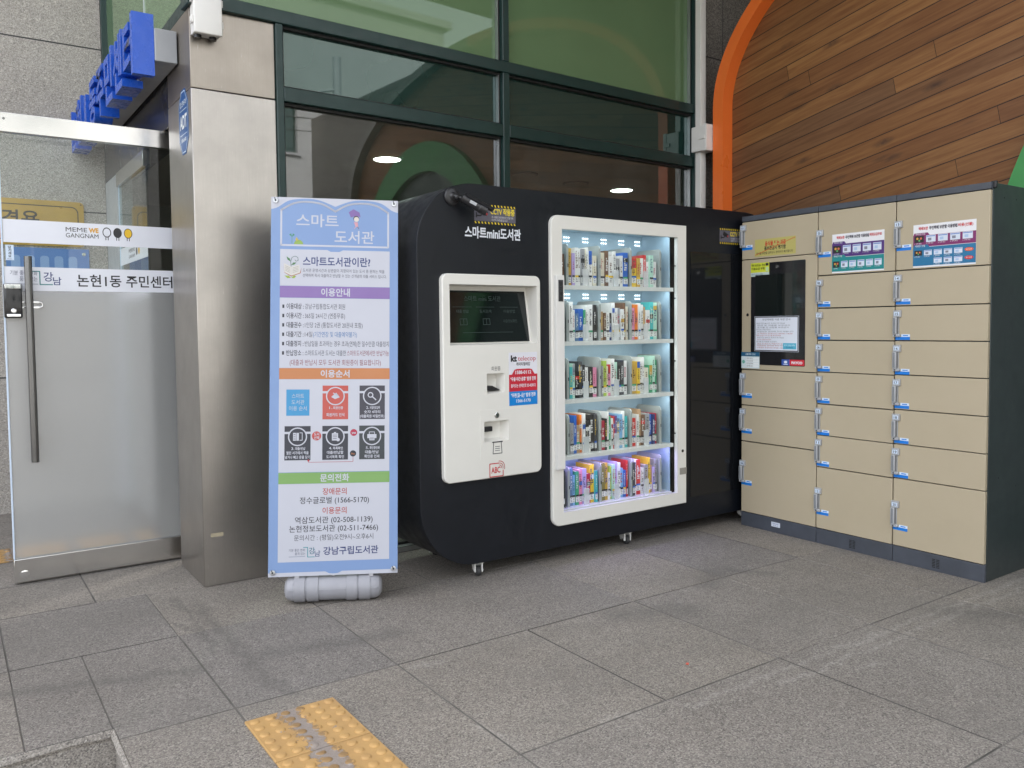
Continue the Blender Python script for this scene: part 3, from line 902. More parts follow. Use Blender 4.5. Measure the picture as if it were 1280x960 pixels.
# yellow plate and blue banner on the granite wall
Y_ = MB(); Y_.y0 = -0.004
Y_.prism(rrect(-0.42, 0.88, 1.86, 2.178, 0.03), -0.004, 0.006, 'gold')
a = rrect(-0.385, 0.845, 1.895, 2.143, 0.045); c_ = rrect(-0.378, 0.838, 1.902, 2.136, 0.04)
Y_.poly(a, ink(40, 36, 30), 1, [c_])
Y_.text("장애인 겸용", 0.60, 1.985, 0.11, ink(40, 36, 30), 'R', width=0.62, bold=0.015)
for x_, z_ in ((0.862, 2.16), (0.862, 1.88)):
    Y_.disc(x_, z_, 0.005, ink(60, 52, 40), 1)
tag(Y_.build("wall_sign", loc=(0, 6.653, 0)), "yellow rounded metal sign with black border on the pale granite wall", "sign")
K_ = MB(); K_.y0 = -0.003
bl = ink(104, 140, 200)
K_.box(0.392, 0.905, -0.003, 0.003, 1.60, 1.845, bl)
for i in range(5):
    K_.poly(rrect(0.42 + 0.088 * i, 0.475 + 0.088 * i, 1.625, 1.79, 0.02), ink(150, 178, 222), 1)
K_.lathe((0.872, -0.003, 1.81), (0, -1, 0), [(0, 0.014), (0.003, 0.012), (0.0035, 0.006)], 'chrome', 18)
tag(K_.build("wall_banner", loc=(0, 6.655, 0)), "blue banner with paler stripes hung on the granite wall, seen through the glass door", "banner")

# ------------------------------------------------------------------ wooden wall with arches; local x = 4.09 - Y, facing the lockers
W_ = thing("arched_wall", "brown plank wall inside a big orange arch behind the lockers", "wall", (4.6, 4.09, 0), R(-90), kind="thing")
AX, AZ, AC, AZ0 = 2.54, 1.32, 2.54, 2.80
def arch(dx, n_=72):
    """arch outline shrunk by dx, from right foot over the top to the left foot"""
    out = [(AC + AX - dx, 0.0)]
    for i in range(n_ + 1):
        a = math.pi * i / n_
        out.append((AC + (AX - dx) * math.cos(a), AZ0 + (AZ - dx) * math.sin(a)))
    return out + [(AC - AX + dx, 0.0)]
ao, ai = arch(0.0), arch(0.09)
h_ = len(ao) // 2
b = MB(); b.prism(ao[h_:] + ai[h_:][::-1], 0.0, 0.2, 'orange', side='orange'); b.build("arch_trim", W_)
b = MB(); b.prism(ao[:h_ + 1] + ai[:h_ + 1][::-1], 0.0, 0.2, 'stone_trim', side='stone_trim'); b.build("arch_trim", W_)["label"] = "grey stone half of the arch mirrored in the glass"
b = MB(); b.prism(arch(0.0905), 0.10, 0.19, 'wood', side='wood'); b.build("plank_panel", W_)
gp = []
for i in range(61):
    a = math.pi * i / 60
    gp.append((3.45 + 1.62 * math.cos(a), 1.02 + 2.23 * math.sin(a)))
gi = [(3.45 + (x - 3.45) * 0.8, 1.02 + (z - 1.02) * 0.86) for x, z in gp]
b = MB(); b.prism([(gp[0][0], 0.0)] + gp + [(gp[-1][0], 0.0), (gi[-1][0], 0.0)] + gi[::-1] + [(gi[0][0], 0.0)], 0.02, 0.0995, 'green_paint'); b.build("green_arch", W_)
b = MB(); b.prism([(gi[0][0] - .001, 0.0)] + [(x * .9995 + 0.0017, z) for x, z in gi] + [(gi[-1][0] + .001, 0.0)], 0.085, 0.099, 'green_frame'); b.build("arch_infill", W_)

# surface trunking with a small box in the corner
T_ = thing("cable_trunking", "white cable trunking running up the corner with a square junction box", "trunking", (4.60, 4.22, 0), shift=(4.60, 4.22, 0))
b = MB(); b.box(4.575, 4.632, 4.185, 4.235, 0, 2.52, 'white_plastic', 0.003); b.box(4.575, 4.632, 4.185, 4.235, 2.68, 4.42, 'white_plastic', 0.003)
b.box(4.59, 4.617, 4.1835, 4.185, 0, 2.52, 'white_plastic'); b.box(4.59, 4.617, 4.1835, 4.185, 2.68, 4.42, 'white_plastic')
b.build("channel", T_)
b = MB(); b.box(4.542, 4.66, 4.105, 4.245, 2.51, 2.69, 'white_plastic', 0.006)
b.box(4.538, 4.664, 4.098, 4.13, 2.506, 2.694, 'white_plastic', 0.005)
b.box(4.532, 4.5385, 4.11, 4.165, 2.59, 2.615, 'white_plastic', 0.002); b.build("junction_box", T_)

# ------------------------------------------------------------------ across the street (seen mirrored in the facade)
O_ = thing("apartment_building", "plain white building across the street mirrored in the facade glass", "building", (5, -11, 0), kind="thing", shift=(5, -11, 0))
b = MB()
wins = [(5.1, 6.3, 5.4, 6.7), (7.3, 8.6, 5.55, 7.0), (9.6, 11.0, 5.4, 6.8), (5.2, 6.4, 2.0, 3.4), (7.4, 8.8, 2.0, 3.5), (1.0, 2.4, 5.4, 6.8), (1.0, 2.4, 2.0, 3.4), (10.2, 12, 2.0, 3.4)]
b.M = Matrix.Translation((0, -11, 0)) @ Matrix.Scale(-1, 4, (0, 1, 0))
b.prism(rc(-3, 13, -0.17, 9.5), 0, 0.3, 'render_white', holes=[rc(*w) for w in wins])
bmesh.ops.reverse_faces(b.bm, faces=b.bm.faces)
b.box(-3.2, 13.2, -0.12, 0.6, 9.5, 9.7, 'render_white')
b.build("facade_wall", O_)
for w in wins:
    b = MB(); b.box(w[0] - .06, w[1] + .06, -11.02, -10.95, w[2] - .06, w[2] - .001, 'grey_panel')
    b.box((w[0] + w[1]) / 2 - .03, (w[0] + w[1]) / 2 + .03, -11.12, -11.06, w[2], w[3], 'grey_panel')
    o = b.build("window", O_)
    b = MB(); b.box(w[0], w[1], -11.16, -11.13, w[2], w[3], 'teal'); b.build("pane", o)
U_ = thing("utility_pole", "tall street pole with a bracket mirrored in the facade glass", "pole", (8.4, -8.5, -0.17), shift=(8.4, -8.5, -0.17))
b = MB(); b.cyl((8.4, -8.5, -0.17), (8.4, -8.5, 7.2), 0.13, 'grey_panel', 0.09); b.build("mast", U_)
b = MB(); b.tube([(8.4, -8.5, 6.5), (8.0, -8.5, 6.4), (7.6, -8.5, 6.0)], 0.03, 'grey_panel'); b.build("bracket", U_)
b = MB()
for k in range(3):
    b.tube([(-4 + 1.6 * i, -8.5 - 0.1 * k, 5.4 + 0.3 * k + 0.03 * (i - 5) ** 2 * 0.6) for i in range(12)], 0.012, 'black', 6)
tag(b.build("power_line", ), "thin dark cables over the street mirrored in the facade glass", "cable")

# ------------------------------------------------------------------ black library kiosk; written in frame coordinates x, y (0 = front), z
KX0, KX1, KZ0, KZ1, KD = 1.859, 4.518, 0.077, 1.966, 0.58
KY = 3.465
K = thing("library_kiosk", "big black rounded book lending kiosk with white screen panel and lit book display", "book kiosk", (3.19, KY, 0), shift=(3.19, 0, 0))
b = MB()
outline = rrect(KX0, KX1, KZ0, KZ1, 0.32, 20)
ins = rrect(KX0 + 0.002, KX1 - 0.002, KZ0 + 0.002, KZ1 - 0.002, 0.318, 20)
hole1 = rc(2.005, 2.55, 0.56, 1.495); hole2 = rc(2.69, 3.60, 0.245, 1.80)
b.prism(ins, 0.0, 0.0051, 'kiosk', holes=[hole1, hole2], back=False, inner='kiosk')
# chamfer and wrap of the shell
A = [b.v((x, 0.0, z)) for x, z in ins]; Bq = [b.v((x, 0.002, z)) for x, z in outline]; Cq = [b.v((x, KD, z)) for x, z in outline]
for i in range(len(A)):
    j = (i + 1) % len(A)
    b.face([A[i], Bq[i], Bq[j], A[j]], 'kiosk'); b.face([Bq[i], Cq[i], Cq[j], Bq[j]], 'kiosk')
b.face(Cq[::-1], 'kiosk')
b.build("cabinet", K)
b = MB()
b.prism(rrect(3.70, 4.40, 0.22, 1.70, 0.01), -0.0025, -0.0003, 'kiosk_gloss'); b.build("side_panel", K)

# lettering and stickers on the front
b = MB(); b.y0 = -0.0003
b.text("스마트mini도서관", 2.293, 1.703, 0.052, ink(228, 232, 240), width=0.335, bold=0.03, layer=1)
b.build("lettering", K)
def cctv_sticker(x0, z0, label):
    b = MB(); b.y0 = -0.0012; w, h = 0.252, 0.098
    b.box(x0, x0 + w, -0.0012, -0.0002, z0, z0 + h, ink(24, 24, 28))
    b.rect(x0 + 0.002, x0 + w - 0.002, z0 + 0.014, z0 + h - 0.014, ink(94, 92, 104))
    for i in range(13):
        xx = x0 + 0.004 + 0.0195 * i
        for zz in (z0 + 0.0015, z0 + h - 0.0115):
            b.poly([(xx + 0.004, zz), (xx + 0.011, zz), (xx + 0.007, zz + 0.010), (xx, zz + 0.010)], ink(236, 208, 40), 2)
    k = ink(20, 20, 24)
    b.poly([(x0 + 0.03, z0 + 0.055), (x0 + 0.075, z0 + 0.04), (x0 + 0.083, z0 + 0.06), (x0 + 0.04, z0 + 0.08)], k, 2)
    b.rect(x0 + 0.012, x0 + 0.018, z0 + 0.03, z0 + 0.055, k, 2); b.line([(x0 + 0.015, z0 + 0.04), (x0 + 0.04, z0 + 0.04), (x0 + 0.05, z0 + 0.052)], 0.006, k, 2)
    b.disc(x0 + 0.076, z0 + 0.05, 0.006, ink(170, 50, 60), 3)
    b.text("CCTV 작동중", x0 + 0.098, z0 + 0.05, 0.031, ink(238, 214, 50), 'L', width=0.146, bold=0.03)
    b.text("본 시설물은 범죄예방과 안전을 위해", x0 + 0.105, z0 + 0.032, 0.011, ink(214, 214, 220), 'L', width=0.13)
    b.text("CCTV 녹화중입니다", x0 + 0.105, z0 + 0.018, 0.011, ink(214, 214, 220), 'L', width=0.095)
    b.build("camera_sticker", K)["label"] = label
cctv_sticker(2.178, 1.773, "grey camera warning sticker with yellow dashes behind the small camera")
cctv_sticker(3.955, 1.757, "grey camera warning sticker beside the lockers")

# white control panel with tilted screen
PF = -0.03
pw = 'white_panel'
b = MB()
scr = rc(2.017, 2.538, 1.176, 1.471); slot = rc(2.225, 2.331, 0.932, 1.031); rec = rc(2.205, 2.353, 0.690, 0.793)
po = rrect(1.977, 2.561, 0.506, 1.522, 0.034, 8); pi_ = rrect(1.981, 2.557, 0.510, 1.518, 0.030, 8)
b.prism(pi_, PF, PF + 0.001, pw, holes=[scr, slot, rec], back=False)
A = [b.v((x, PF, z)) for x, z in pi_]; Bq = [b.v((x, PF + 0.004, z)) for x, z in po]; Cq = [b.v((x, 0.0, z)) for x, z in po]
for i in range(len(A)):
    j = (i + 1) % len(A)
    b.face([A[i], Bq[i], Bq[j], A[j]], pw); b.face([Bq[i], Cq[i], Cq[j], Bq[j]], pw)
# recess round the screen: deeper at the top
dt, db = PF + 0.095, PF + 0.045
f4 = [b.v((x, PF, z)) for x, z in scr]
k4 = [b.v((2.022, db, 1.181)), b.v((2.533, db, 1.181)), b.v((2.533, dt, 1.466)), b.v((2.022, dt, 1.466))]
for i in range(4):
    j = (i + 1) % 4
    b.face([f4[j], f4[i], k4[i], k4[j]], pw)
b.face(k4, pw)
for (x0, z0), (x1, _), (_, z1), _2 in (slot, rec):
    f4 = [b.v(c) for c in ((x0, PF, z0), (x1, PF, z0), (x1, PF, z1), (x0, PF, z1))]
    k4 = [b.v(c) for c in ((x0 + .006, PF + 0.05, z0 + 0.012), (x1 - .02, PF + 0.05, z0 + 0.012), (x1 - .02, PF + 0.05, z1 - 0.006), (x0 + .006, PF + 0.05, z1 - 0.006))]
    for i in range(4):
        j = (i + 1) % 4
        b.face([f4[j], f4[i], k4[i], k4[j]], pw)
    b.face(k4, pw)
P = b.build("control_panel", K, ang=30)
# screen
b = MB()
th = math.atan2(dt - db, 1.466 - 1.181); L = math.hypot(dt - db, 1.466 - 1.181)
b.M = Matrix.Translation((0, db - 0.001, 1.181)) @ Matrix.Rotation(-th, 4, 'X')
b.box(2.036, 2.519, -0.004, -0.0005, 0.006, L - 0.022, 'screen')
b.y0 = -0.0042
fa = ink(50, 66, 63)
b.text("스마트 mini 도서관", 2.255, L - 0.075, 0.026, fa, width=0.22, layer=1)
for x_, t_ in ((2.13, "대출 반납"), (2.265, "도서검색"), (2.41, "이용방법")):
    b.text(t_, x_, L - 0.135, 0.016, fa, width=0.07, layer=1); b.line([(x_ - 0.055, L - 0.105), (x_ + 0.055, L - 0.105)], 0.0016, fa, 1)
b.text("대출정보확인", 2.41, L - 0.185, 0.016, fa, width=0.085, layer=1)
for x_ in (2.13, 2.265):
    b.line([(x_ - .02, L - .195), (x_ + .02, L - .195), (x_ + .02, L - .165), (x_ - .02, L - .165), (x_ - .02, L - .195)], 0.0022, fa, 1); b.line([(x_, L - .195), (x_, L - .165)], 0.002, fa, 1)
b.line([(2.12, 0.055), (2.42, 0.055)], 0.002, fa, 1)
b.build("screen", P)
# card reader tongue and receipt plate
b = MB(); b.prism([(2.24, 0.945), (2.318, 0.945), (2.27, 0.968), (2.24, 0.968)], PF + 0.02, PF + 0.048, 'black'); b.build("card_reader", P)
b = MB()
b.prism(rrect(2.182, 2.377, 0.603, 0.851, 0.004, 3), PF - 0.0022, PF - 0.0002, pw, holes=[rec]); b.build("receipt_plate", P)
b = MB(); b.box(2.212, 2.275, PF + 0.03, PF + 0.049, 0.737, 0.762, 'black', 0.002); b.build("receipt_slot", P)
b = MB(); b.lathe((2.279, PF - 0.002, 0.821), (0, -1, 0), [(0, 0.0145), (0.005, 0.0145), (0.0065, 0.011)], 'chrome', 24); b.box(2.2775, 2.2805, PF - 0.0092, PF - 0.0088, 0.813, 0.829, 'black'); b.build("key_lock", P)
b = MB(); b.y0 = PF - 0.0003
k = ink(58, 58, 62)
b.text("회원증", 2.279, 1.045, 0.02, k, width=0.055, layer=1)
b.build("marking", P); b = MB(); b.y0 = PF - 0.0003
rd = ink(200, 44, 52)
x0, x1, z0, z1 = 2.236, 2.322, 0.512, 0.578
b.line([(x1 - 0.006, z0), (x0, z0), (x0, z1), (x0 + 0.055, z1)], 0.005, rd, 1); b.line([(x1 - 0.006, z0), (x1 - 0.006, z0 + 0.028)], 0.005, rd, 1)
b.text("ABC", x0 + 0.036, z0 + 0.016, 0.036, rd, width=0.055, bold=0.02)
for r_ in (0.012, 0.022, 0.032):
    b.line([(x1 - 0.028 + r_ * math.cos(a), z1 - 0.022 + r_ * math.sin(a)) for a in [R(-20 + 13 * i) for i in range(10)]], 0.0035, rd, 1)
b.build("marking", P); b = MB(); b.y0 = PF - 0.0024
b.line([(2.252, 0.686), (2.312, 0.686)], 0.006, k, 1)
b.line([(2.259, 0.684), (2.255, 0.628), (2.309, 0.628), (2.305, 0.684)], 0.004, k, 1)
for zz in (0.663, 0.653, 0.643):
    b.line([(2.268, zz), (2.296, zz)], 0.0028, k, 1)
b.build("marking", P)
# service sticker
b = MB(); b.y0 = PF - 0.0012
x0, x1, z0, z1 = 2.357, 2.535, 0.862, 1.132
wt_, rd, bu = ink(232, 232, 240), ink(202, 38, 58), ink(0, 132, 214)
b.box(x0, x1, PF - 0.0012, PF - 0.0002, z0, z1, wt_)
b.rect(x0, x1, z0, z0 + 0.072, bu)
b.poly([(x0, z0 + 0.072), (x1, z0 + 0.072), (x1, z0 + 0.158), (x1 - 0.018, z0 + 0.158), (x1 - 0.034, z0 + 0.182), (x1 - 0.05, z0 + 0.186), (x0 + 0.05, z0 + 0.186), (x0 + 0.034, z0 + 0.182), (x0 + 0.018, z0 + 0.158), (x0, z0 + 0.158)], rd)
b.text("kt", x0 + 0.012, z1 - 0.047, 0.036, ink(26, 26, 30), 'L', width=0.038, bold=0.045)
b.text("telecop", x0 + 0.056, z1 - 0.045, 0.03, ink(196, 60, 76), 'L', width=0.112)
b.text("케이티텔레캅", (x0 + x1) / 2, z1 - 0.068, 0.017, ink(40, 40, 44), width=0.088, bold=0.01)
b.text("1588-0112", (x0 + x1) / 2, z0 + 0.159, 0.02, wt_, width=0.1, bold=0.03)
b.text('"우울·야간·공휴" 발생 전화', (x0 + x1) / 2, z0 + 0.125, 0.019, wt_, width=0.16, bold=0.03)
b.text('들어오는 관제번호 02-423012', (x0 + x1) / 2, z0 + 0.092, 0.017, wt_, width=0.155, bold=0.02)
b.text('"우편(월~금)" 발생 전화', (x0 + x1) / 2, z0 + 0.042, 0.02, wt_, width=0.155, bold=0.03)
b.text("1566-5170", (x0 + x1) / 2, z0 + 0.014, 0.019, wt_, width=0.09, bold=0.02)
b.build("service_sticker", P)["label"] = "white, red and blue phone number sticker"

# display case inside
CB = 0.262
b = MB()
cs = 'case'
b.box(2.69, 3.60, CB, CB + 0.006, 0.245, 1.80, cs)
b.box(2.683, 2.6895, 0.006, CB, 0.245, 1.80, cs)
b.box(3.556, 3.561, 0.030, CB, 0.245, 1.80, cs)
b.box(3.6005, 3.607, 0.006, CB, 0.245, 1.80, 'void')
b.box(3.5612, 3.60, CB - 0.004, CB - 0.001, 0.245, 1.80, 'void')
b.box(2.69, 3.556, 0.006, CB, 1.8005, 1.806, cs)
b.box(2.69, 3.60, 0.006, CB, 0.239, 0.2445, 'shelf')
b.build("case_interior", K)
SH = [1.482, 1.180, 0.866, 0.560, 0.272]
DVX = [2.800, 3.028, 3.262, 3.496]
tops = [1.795] + [z - 0.0115 for z in SH[:-1]]
for r_, (z, zt) in enumerate(zip(SH, tops)):
    b = MB()
    if r_ < 4:
        b.box(2.69, 3.572, 0.012, 0.0165, z - 0.023, z, 'shelf', 0.001); b.box(2.69, 3.572, 0.0166, CB - 0.001, z - 0.011, z, 'shelf')
    else:
        b.box(2.69, 3.556, 0.012, CB - 0.001, 0.2452, z, 'shelf', 0.002)
    sh = b.build("shelf", K)
    for i, dx in enumerate(DVX):
        b = MB()
        hgt = 0.222 if r_ else 0.226
        b.M = Matrix.Translation((dx, 0, 0)) @ Matrix.Rotation(R(90), 4, 'Z')     # local x = depth
        pr = rrect(0.040, 0.245, z + 0.0005, z + hgt, 0.022, 6, (0, 0, 1, 1))
        b.prism(pr, -0.0022, 0.0022, 'divider')
        b.M = Matrix.Translation((dx, 0, 0))
        b.box(-0.0135, 0.0022, 0.0385, 0.0425, z + 0.0005, z + hgt - 0.02, 'divider')
        b.box(-0.0045, 0.0003, 0.0375, 0.0388, z + 0.10, z + 0.118, 'black')
        b.build("divider", sh)
    for i in range(4):
        xa = (2.70 if i == 0 else DVX[i - 1])
        if i == 0: continue
        b = MB(); xm = xa + 0.098 - 0.004 * i
        b.box(xm, xm + 0.040, 0.030, 0.0325, z + 0.0008, z + 0.092, 'clip', 0.001, 1)
        b.build("clip", sh)
    # LED strip under the shelf (or case top) above this bay and its light
    b = MB(); b.box(2.71, 3.54, 0.018, 0.03, zt - 0.004, zt - 0.0005, 'led' if r_ < 4 else 'led_violet')
    st = b.build("light_strip", K)
    ld = bpy.data.lights.new("strip_lamp", 'AREA'); ld.shape = 'RECTANGLE'; ld.size = 0.82; ld.size_y = 0.02
    ld.energy = [0.19, 0.155, 0.145, 0.145, 0.25][r_]
    ld.color = [(0.78, 0.91, 1.0), (0.78, 0.91, 1.0), (0.88, 0.96, 1.0), (0.92, 0.97, 1.0), (0.52, 0.43, 1.0)][r_]
    lo = bpy.data.objects.new("strip_lamp", ld); COL.objects.link(lo); lo.parent = K
    lo.location = (3.125 - 3.19, 0.034, zt - 0.008); lo.rotation_euler = (R(20), 0, 0)
    if r_ < 2:
        for cx_ in (2.965, 3.105, 3.245, 3.385, 3.515):
            b = MB()
            for i in range(3):
                for j in range(2):
                    b.box(cx_ - 0.018 + 0.016 * i, cx_ - 0.0125 + 0.016 * i, CB - 0.004, CB - 0.0005, zt - 0.050 + 0.021 * j, zt - 0.0445 + 0.021 * j, 'led')
            b.build("led_cluster", K)

# white door frame of the display with glass and handle
b = MB()
fo = rrect(2.638, 3.647, 0.196, 1.846, 0.05, 8, (1, 0, 0, 1)); fi = rrect(2.642, 3.643, 0.200, 1.842, 0.046, 8, (1, 0, 0, 1))
op = rc(2.711, 3.573, 0.266, 1.775)
b.prism(fi, -0.022, -0.021, pw, holes=[op], back=False)
A = [b.v((x, -0.022, z)) for x, z in fi]; Bq = [b.v((x, -0.018, z)) for x, z in fo]; Cq = [b.v((x, -0.0004, z)) for x, z in fo]
for i in range(len(A)):
    j = (i + 1) % len(A)
    b.face([A[i], Bq[i], Bq[j], A[j]], pw); b.face([Bq[i], Cq[i], Cq[j], Bq[j]], pw)
o1 = [b.v((x, -0.022, z)) for x, z in op]; o2 = [b.v((x, 0.0055, z)) for x, z in op]
for i in range(4):
    j = (i + 1) % 4
    b.face([o1[j], o1[i], o2[i], o2[j]], pw)
D = b.build("display_door", K, ang=30)
b = MB(); b.box(2.7115, 3.5725, -0.012, -0.006, 0.2665, 1.7745, 'glass_case'); b.build("glass", D)
b = MB(); b.box(2.652, 2.706, -0.047, -0.0222, 0.505, 1.530, 'white_plastic', 0.003); h_ = b.build("handle", D)
b = MB(); b.y0 = -0.049; b.box(2.665, 2.696, -0.049, -0.0475, 1.392, 1.505, ink(62, 62, 66))
for i, ch in enumerate("당기세요"):
    b.text(ch, 2.6805, 1.474 - 0.026 * i, 0.02, ink(18, 18, 20), width=0.018, bold=0.03, layer=1)
b.build("pull_tag", D)
b = MB(); b.lathe((3.612, -0.022, 0.513), (0, -1, 0), [(0, 0.009), (0.003, 0.009), (0.004, 0.006)], 'steel_dark', 16); b.build("lock", D)
b = MB(); b.box(3.588, 3.646, -0.0245, -0.0222, 0.372, 0.412, ink(150, 146, 138), 0.001, 1); b.build("latch", D)
for zz in (1.61, 1.42, 1.05, 0.62):
    b = MB(); b.cyl((3.5722, -0.002, zz), (3.568, -0.002, zz), 0.004, 'steel_dark', seg=10); b.build("screw", D)

# casters
def caster(x, y, rz):
    t = MB(); t.M = Matrix.Translation((x, y, 0)) @ Matrix.Rotation(rz, 4, 'Z')
    t.box(-0.027, 0.027, -0.028, 0.02, 0.064, 0.0765, 'white_plastic', 0.003)
    t.box(-0.022, -0.014, -0.03, 0.03, 0.022, 0.066, 'white_plastic', 0.003); t.box(0.014, 0.022, -0.03, 0.03, 0.022, 0.066, 'white_plastic', 0.003)
    t.box(-0.022, 0.022, 0.018, 0.040, 0.034, 0.066, 'white_plastic', 0.004)
    t.lathe((-0.026, -0.012, 0.0265), (1, 0, 0), [(0, 0.008), (0.052, 0.008)], 'chrome', 12)
    o = t.build("caster", K)
    t = MB(); t.M = Matrix.Translation((x, y, 0)) @ Matrix.Rotation(rz, 4, 'Z')
    t.lathe((-0.0125, -0.012, 0.0265), (1, 0, 0), [(0, 0.020), (0.003, 0.0255), (0.022, 0.0255), (0.025, 0.020)], 'rubber', 24)
    t.build("wheel", o)
for (x_, rz_) in ((2.212, R(-20)), (3.226, R(-15)), (4.258, R(55))):
    caster(x_, 0.058, rz_)
for x_ in (2.212, 3.226, 4.258):
    caster(x_, 0.50, R(120))

# small bullet camera screwed to the kiosk's top left
V = thing("security_camera", "small black bullet camera on the kiosk's upper left corner", "camera", (2.052, KY, 1.893))
b = MB(); b.lathe((0, -0.0004, 0), (0, -1, 0), [(0, 0.042), (0.008, 0.042), (0.014, 0.036), (0.018, 0.02), (0.03, 0.012)], 'black', 28)
for a in (90, 210, 330):
    b.lathe((0.032 * math.cos(R(a)), -0.0085, 0.032 * math.sin(R(a))), (0, -1, 0), [(0, 0.004), (0.002, 0.0035)], 'chrome', 10)
b.build("mount", V)
b = MB(); b.lathe((0.004, -0.036, -0.006), (0.3, -1, -0.2), [(0, 0.0001), (0.002, 0.012), (0.008, 0.016), (0.016, 0.013), (0.02, 0.004)], 'black', 20)
b.tube([(0, -0.028, 0), (0.012, -0.045, -0.006), (0.03, -0.058, -0.014)], 0.0085, 'black', 20); b.build("arm", V)
ax = Vector((0.80, -0.36, -0.46)).normalized(); o0 = Vector((0.022, -0.056, -0.008))
b = MB(); b.lathe(o0, ax, [(0, 0.014), (0.006, 0.024), (0.10, 0.024), (0.103, 0.026), (0.138, 0.026), (0.140, 0.023)], 'black', 24); hs = b.build("housing", V)
b = MB(); b.lathe(o0 + ax * 0.140, ax, [(0, 0.021), (0.001, 0.018)], 'black_gloss', 24); b.build("lens", hs)
up = (Vector((0, 0, 1)) - ax * ax.z).normalized(); sd_ = ax.cross(up)
b = MB(); b.M = Matrix((( *[ax[0], sd_[0], up[0], o0[0]],), (*[ax[1], sd_[1], up[1], o0[1]],), (*[ax[2], sd_[2], up[2], o0[2]],), (0, 0, 0, 1)))
n_ = 12
prev = None
for i in range(n_ + 1):
    a = R(25 + 130 * i / n_)
    ring = [b.v((t_, r_ * math.cos(a), r_ * math.sin(a))) for t_, r_ in ((0.02, 0.0285), (0.165, 0.0285), (0.165, 0.031), (0.02, 0.031))]
    if prev:
        for k_ in range(4):
            b.face([prev[k_], prev[(k_ + 1) % 4], ring[(k_ + 1) % 4], ring[k_]], 'black')
    prev = ring
b.build("sun_shield", V)
b = MB(); b.M = Matrix((( *[ax[0], sd_[0], up[0], o0[0]],), (*[ax[1], sd_[1], up[1], o0[1]],), (*[ax[2], sd_[2], up[2], o0[2]],), (0, 0, 0, 1)))
b.box(0.045, 0.080, 0.020, 0.0246, -0.008, 0.006, 'latch_plate') ; b.box(0.045, 0.080, -0.0246, -0.020, -0.012, 0.002, 'latch_plate'); b.build("label", hs)

# ------------------------------------------------------------------ books
BC = dict(white=(0.74, 0.73, 0.70), cream=(0.68, 0.62, 0.48), black=(0.02, 0.02, 0.022), charcoal=(0.06, 0.06, 0.065), grey=(0.32, 0.32, 0.33), brown=(0.16, 0.085, 0.05), tan=(0.42, 0.27, 0.15),
          beige=(0.55, 0.44, 0.31), yellow=(0.75, 0.50, 0.04), gold=(0.55, 0.34, 0.06), orange=(0.75, 0.20, 0.03), red=(0.55, 0.035, 0.03), crimson=(0.40, 0.02, 0.05), pink=(0.70, 0.25, 0.38),
          blue=(0.03, 0.12, 0.45), sky=(0.20, 0.42, 0.65), navy=(0.02, 0.035, 0.14), teal=(0.06, 0.42, 0.42), green=(0.05, 0.32, 0.16), lime=(0.38, 0.52, 0.08), mint=(0.45, 0.68, 0.55), lavender=(0.45, 0.36, 0.62), purple=(0.13, 0.07, 0.22), olive=(0.22, 0.19, 0.06), steelblue=(0.10, 0.19, 0.33), ivory=(0.72, 0.68, 0.55))
def bookmat(k):
    key = "book_" + k
    if key not in M:
        M[key] = plain(key + "_cover", BC[k], 0.42, var=0.07, scale=9)
    return M[key]
M['pages'] = plain("book_pages", (0.66, 0.60, 0.48), 0.8, var=0.12, scale=60)
LAYOUT = [
 ["white charcoal brown", "gold lavender white white grey ivory white white cream", "cream brown white white charcoal white blue", "yellow gold white red white mint white"],
 ["grey charcoal white", "white white steelblue blue green white white black", "tan brown white navy white white grey white brown cream", "pink orange white white tan white teal mint"],
 ["white grey white", "teal mint black charcoal black white black pink", "grey lime cream pink white mint black charcoal white", "gold yellow white white ivory green mint green"],
 ["white yellow gold", "grey blue tan orange white black white black charcoal", "crimson black white green white red purple steelblue sky white teal", "red white tan brown grey blue navy crimson"],
 ["navy black", "steelblue sky green pink lavender crimson yellow teal", "olive gold white lime mint lavender white sky blue red", "charcoal white red white grey yellow tan lavender grey"],
]
ORD = ["first", "second", "third", "fourth", "fifth", "sixth", "seventh", "eighth", "ninth", "tenth", "eleventh", "twelfth"]
SHN = ["top", "second", "middle", "fourth", "bottom"]
BAYN = ["left edge bay", "second bay", "third bay", "right bay"]
rb = random.Random(11)
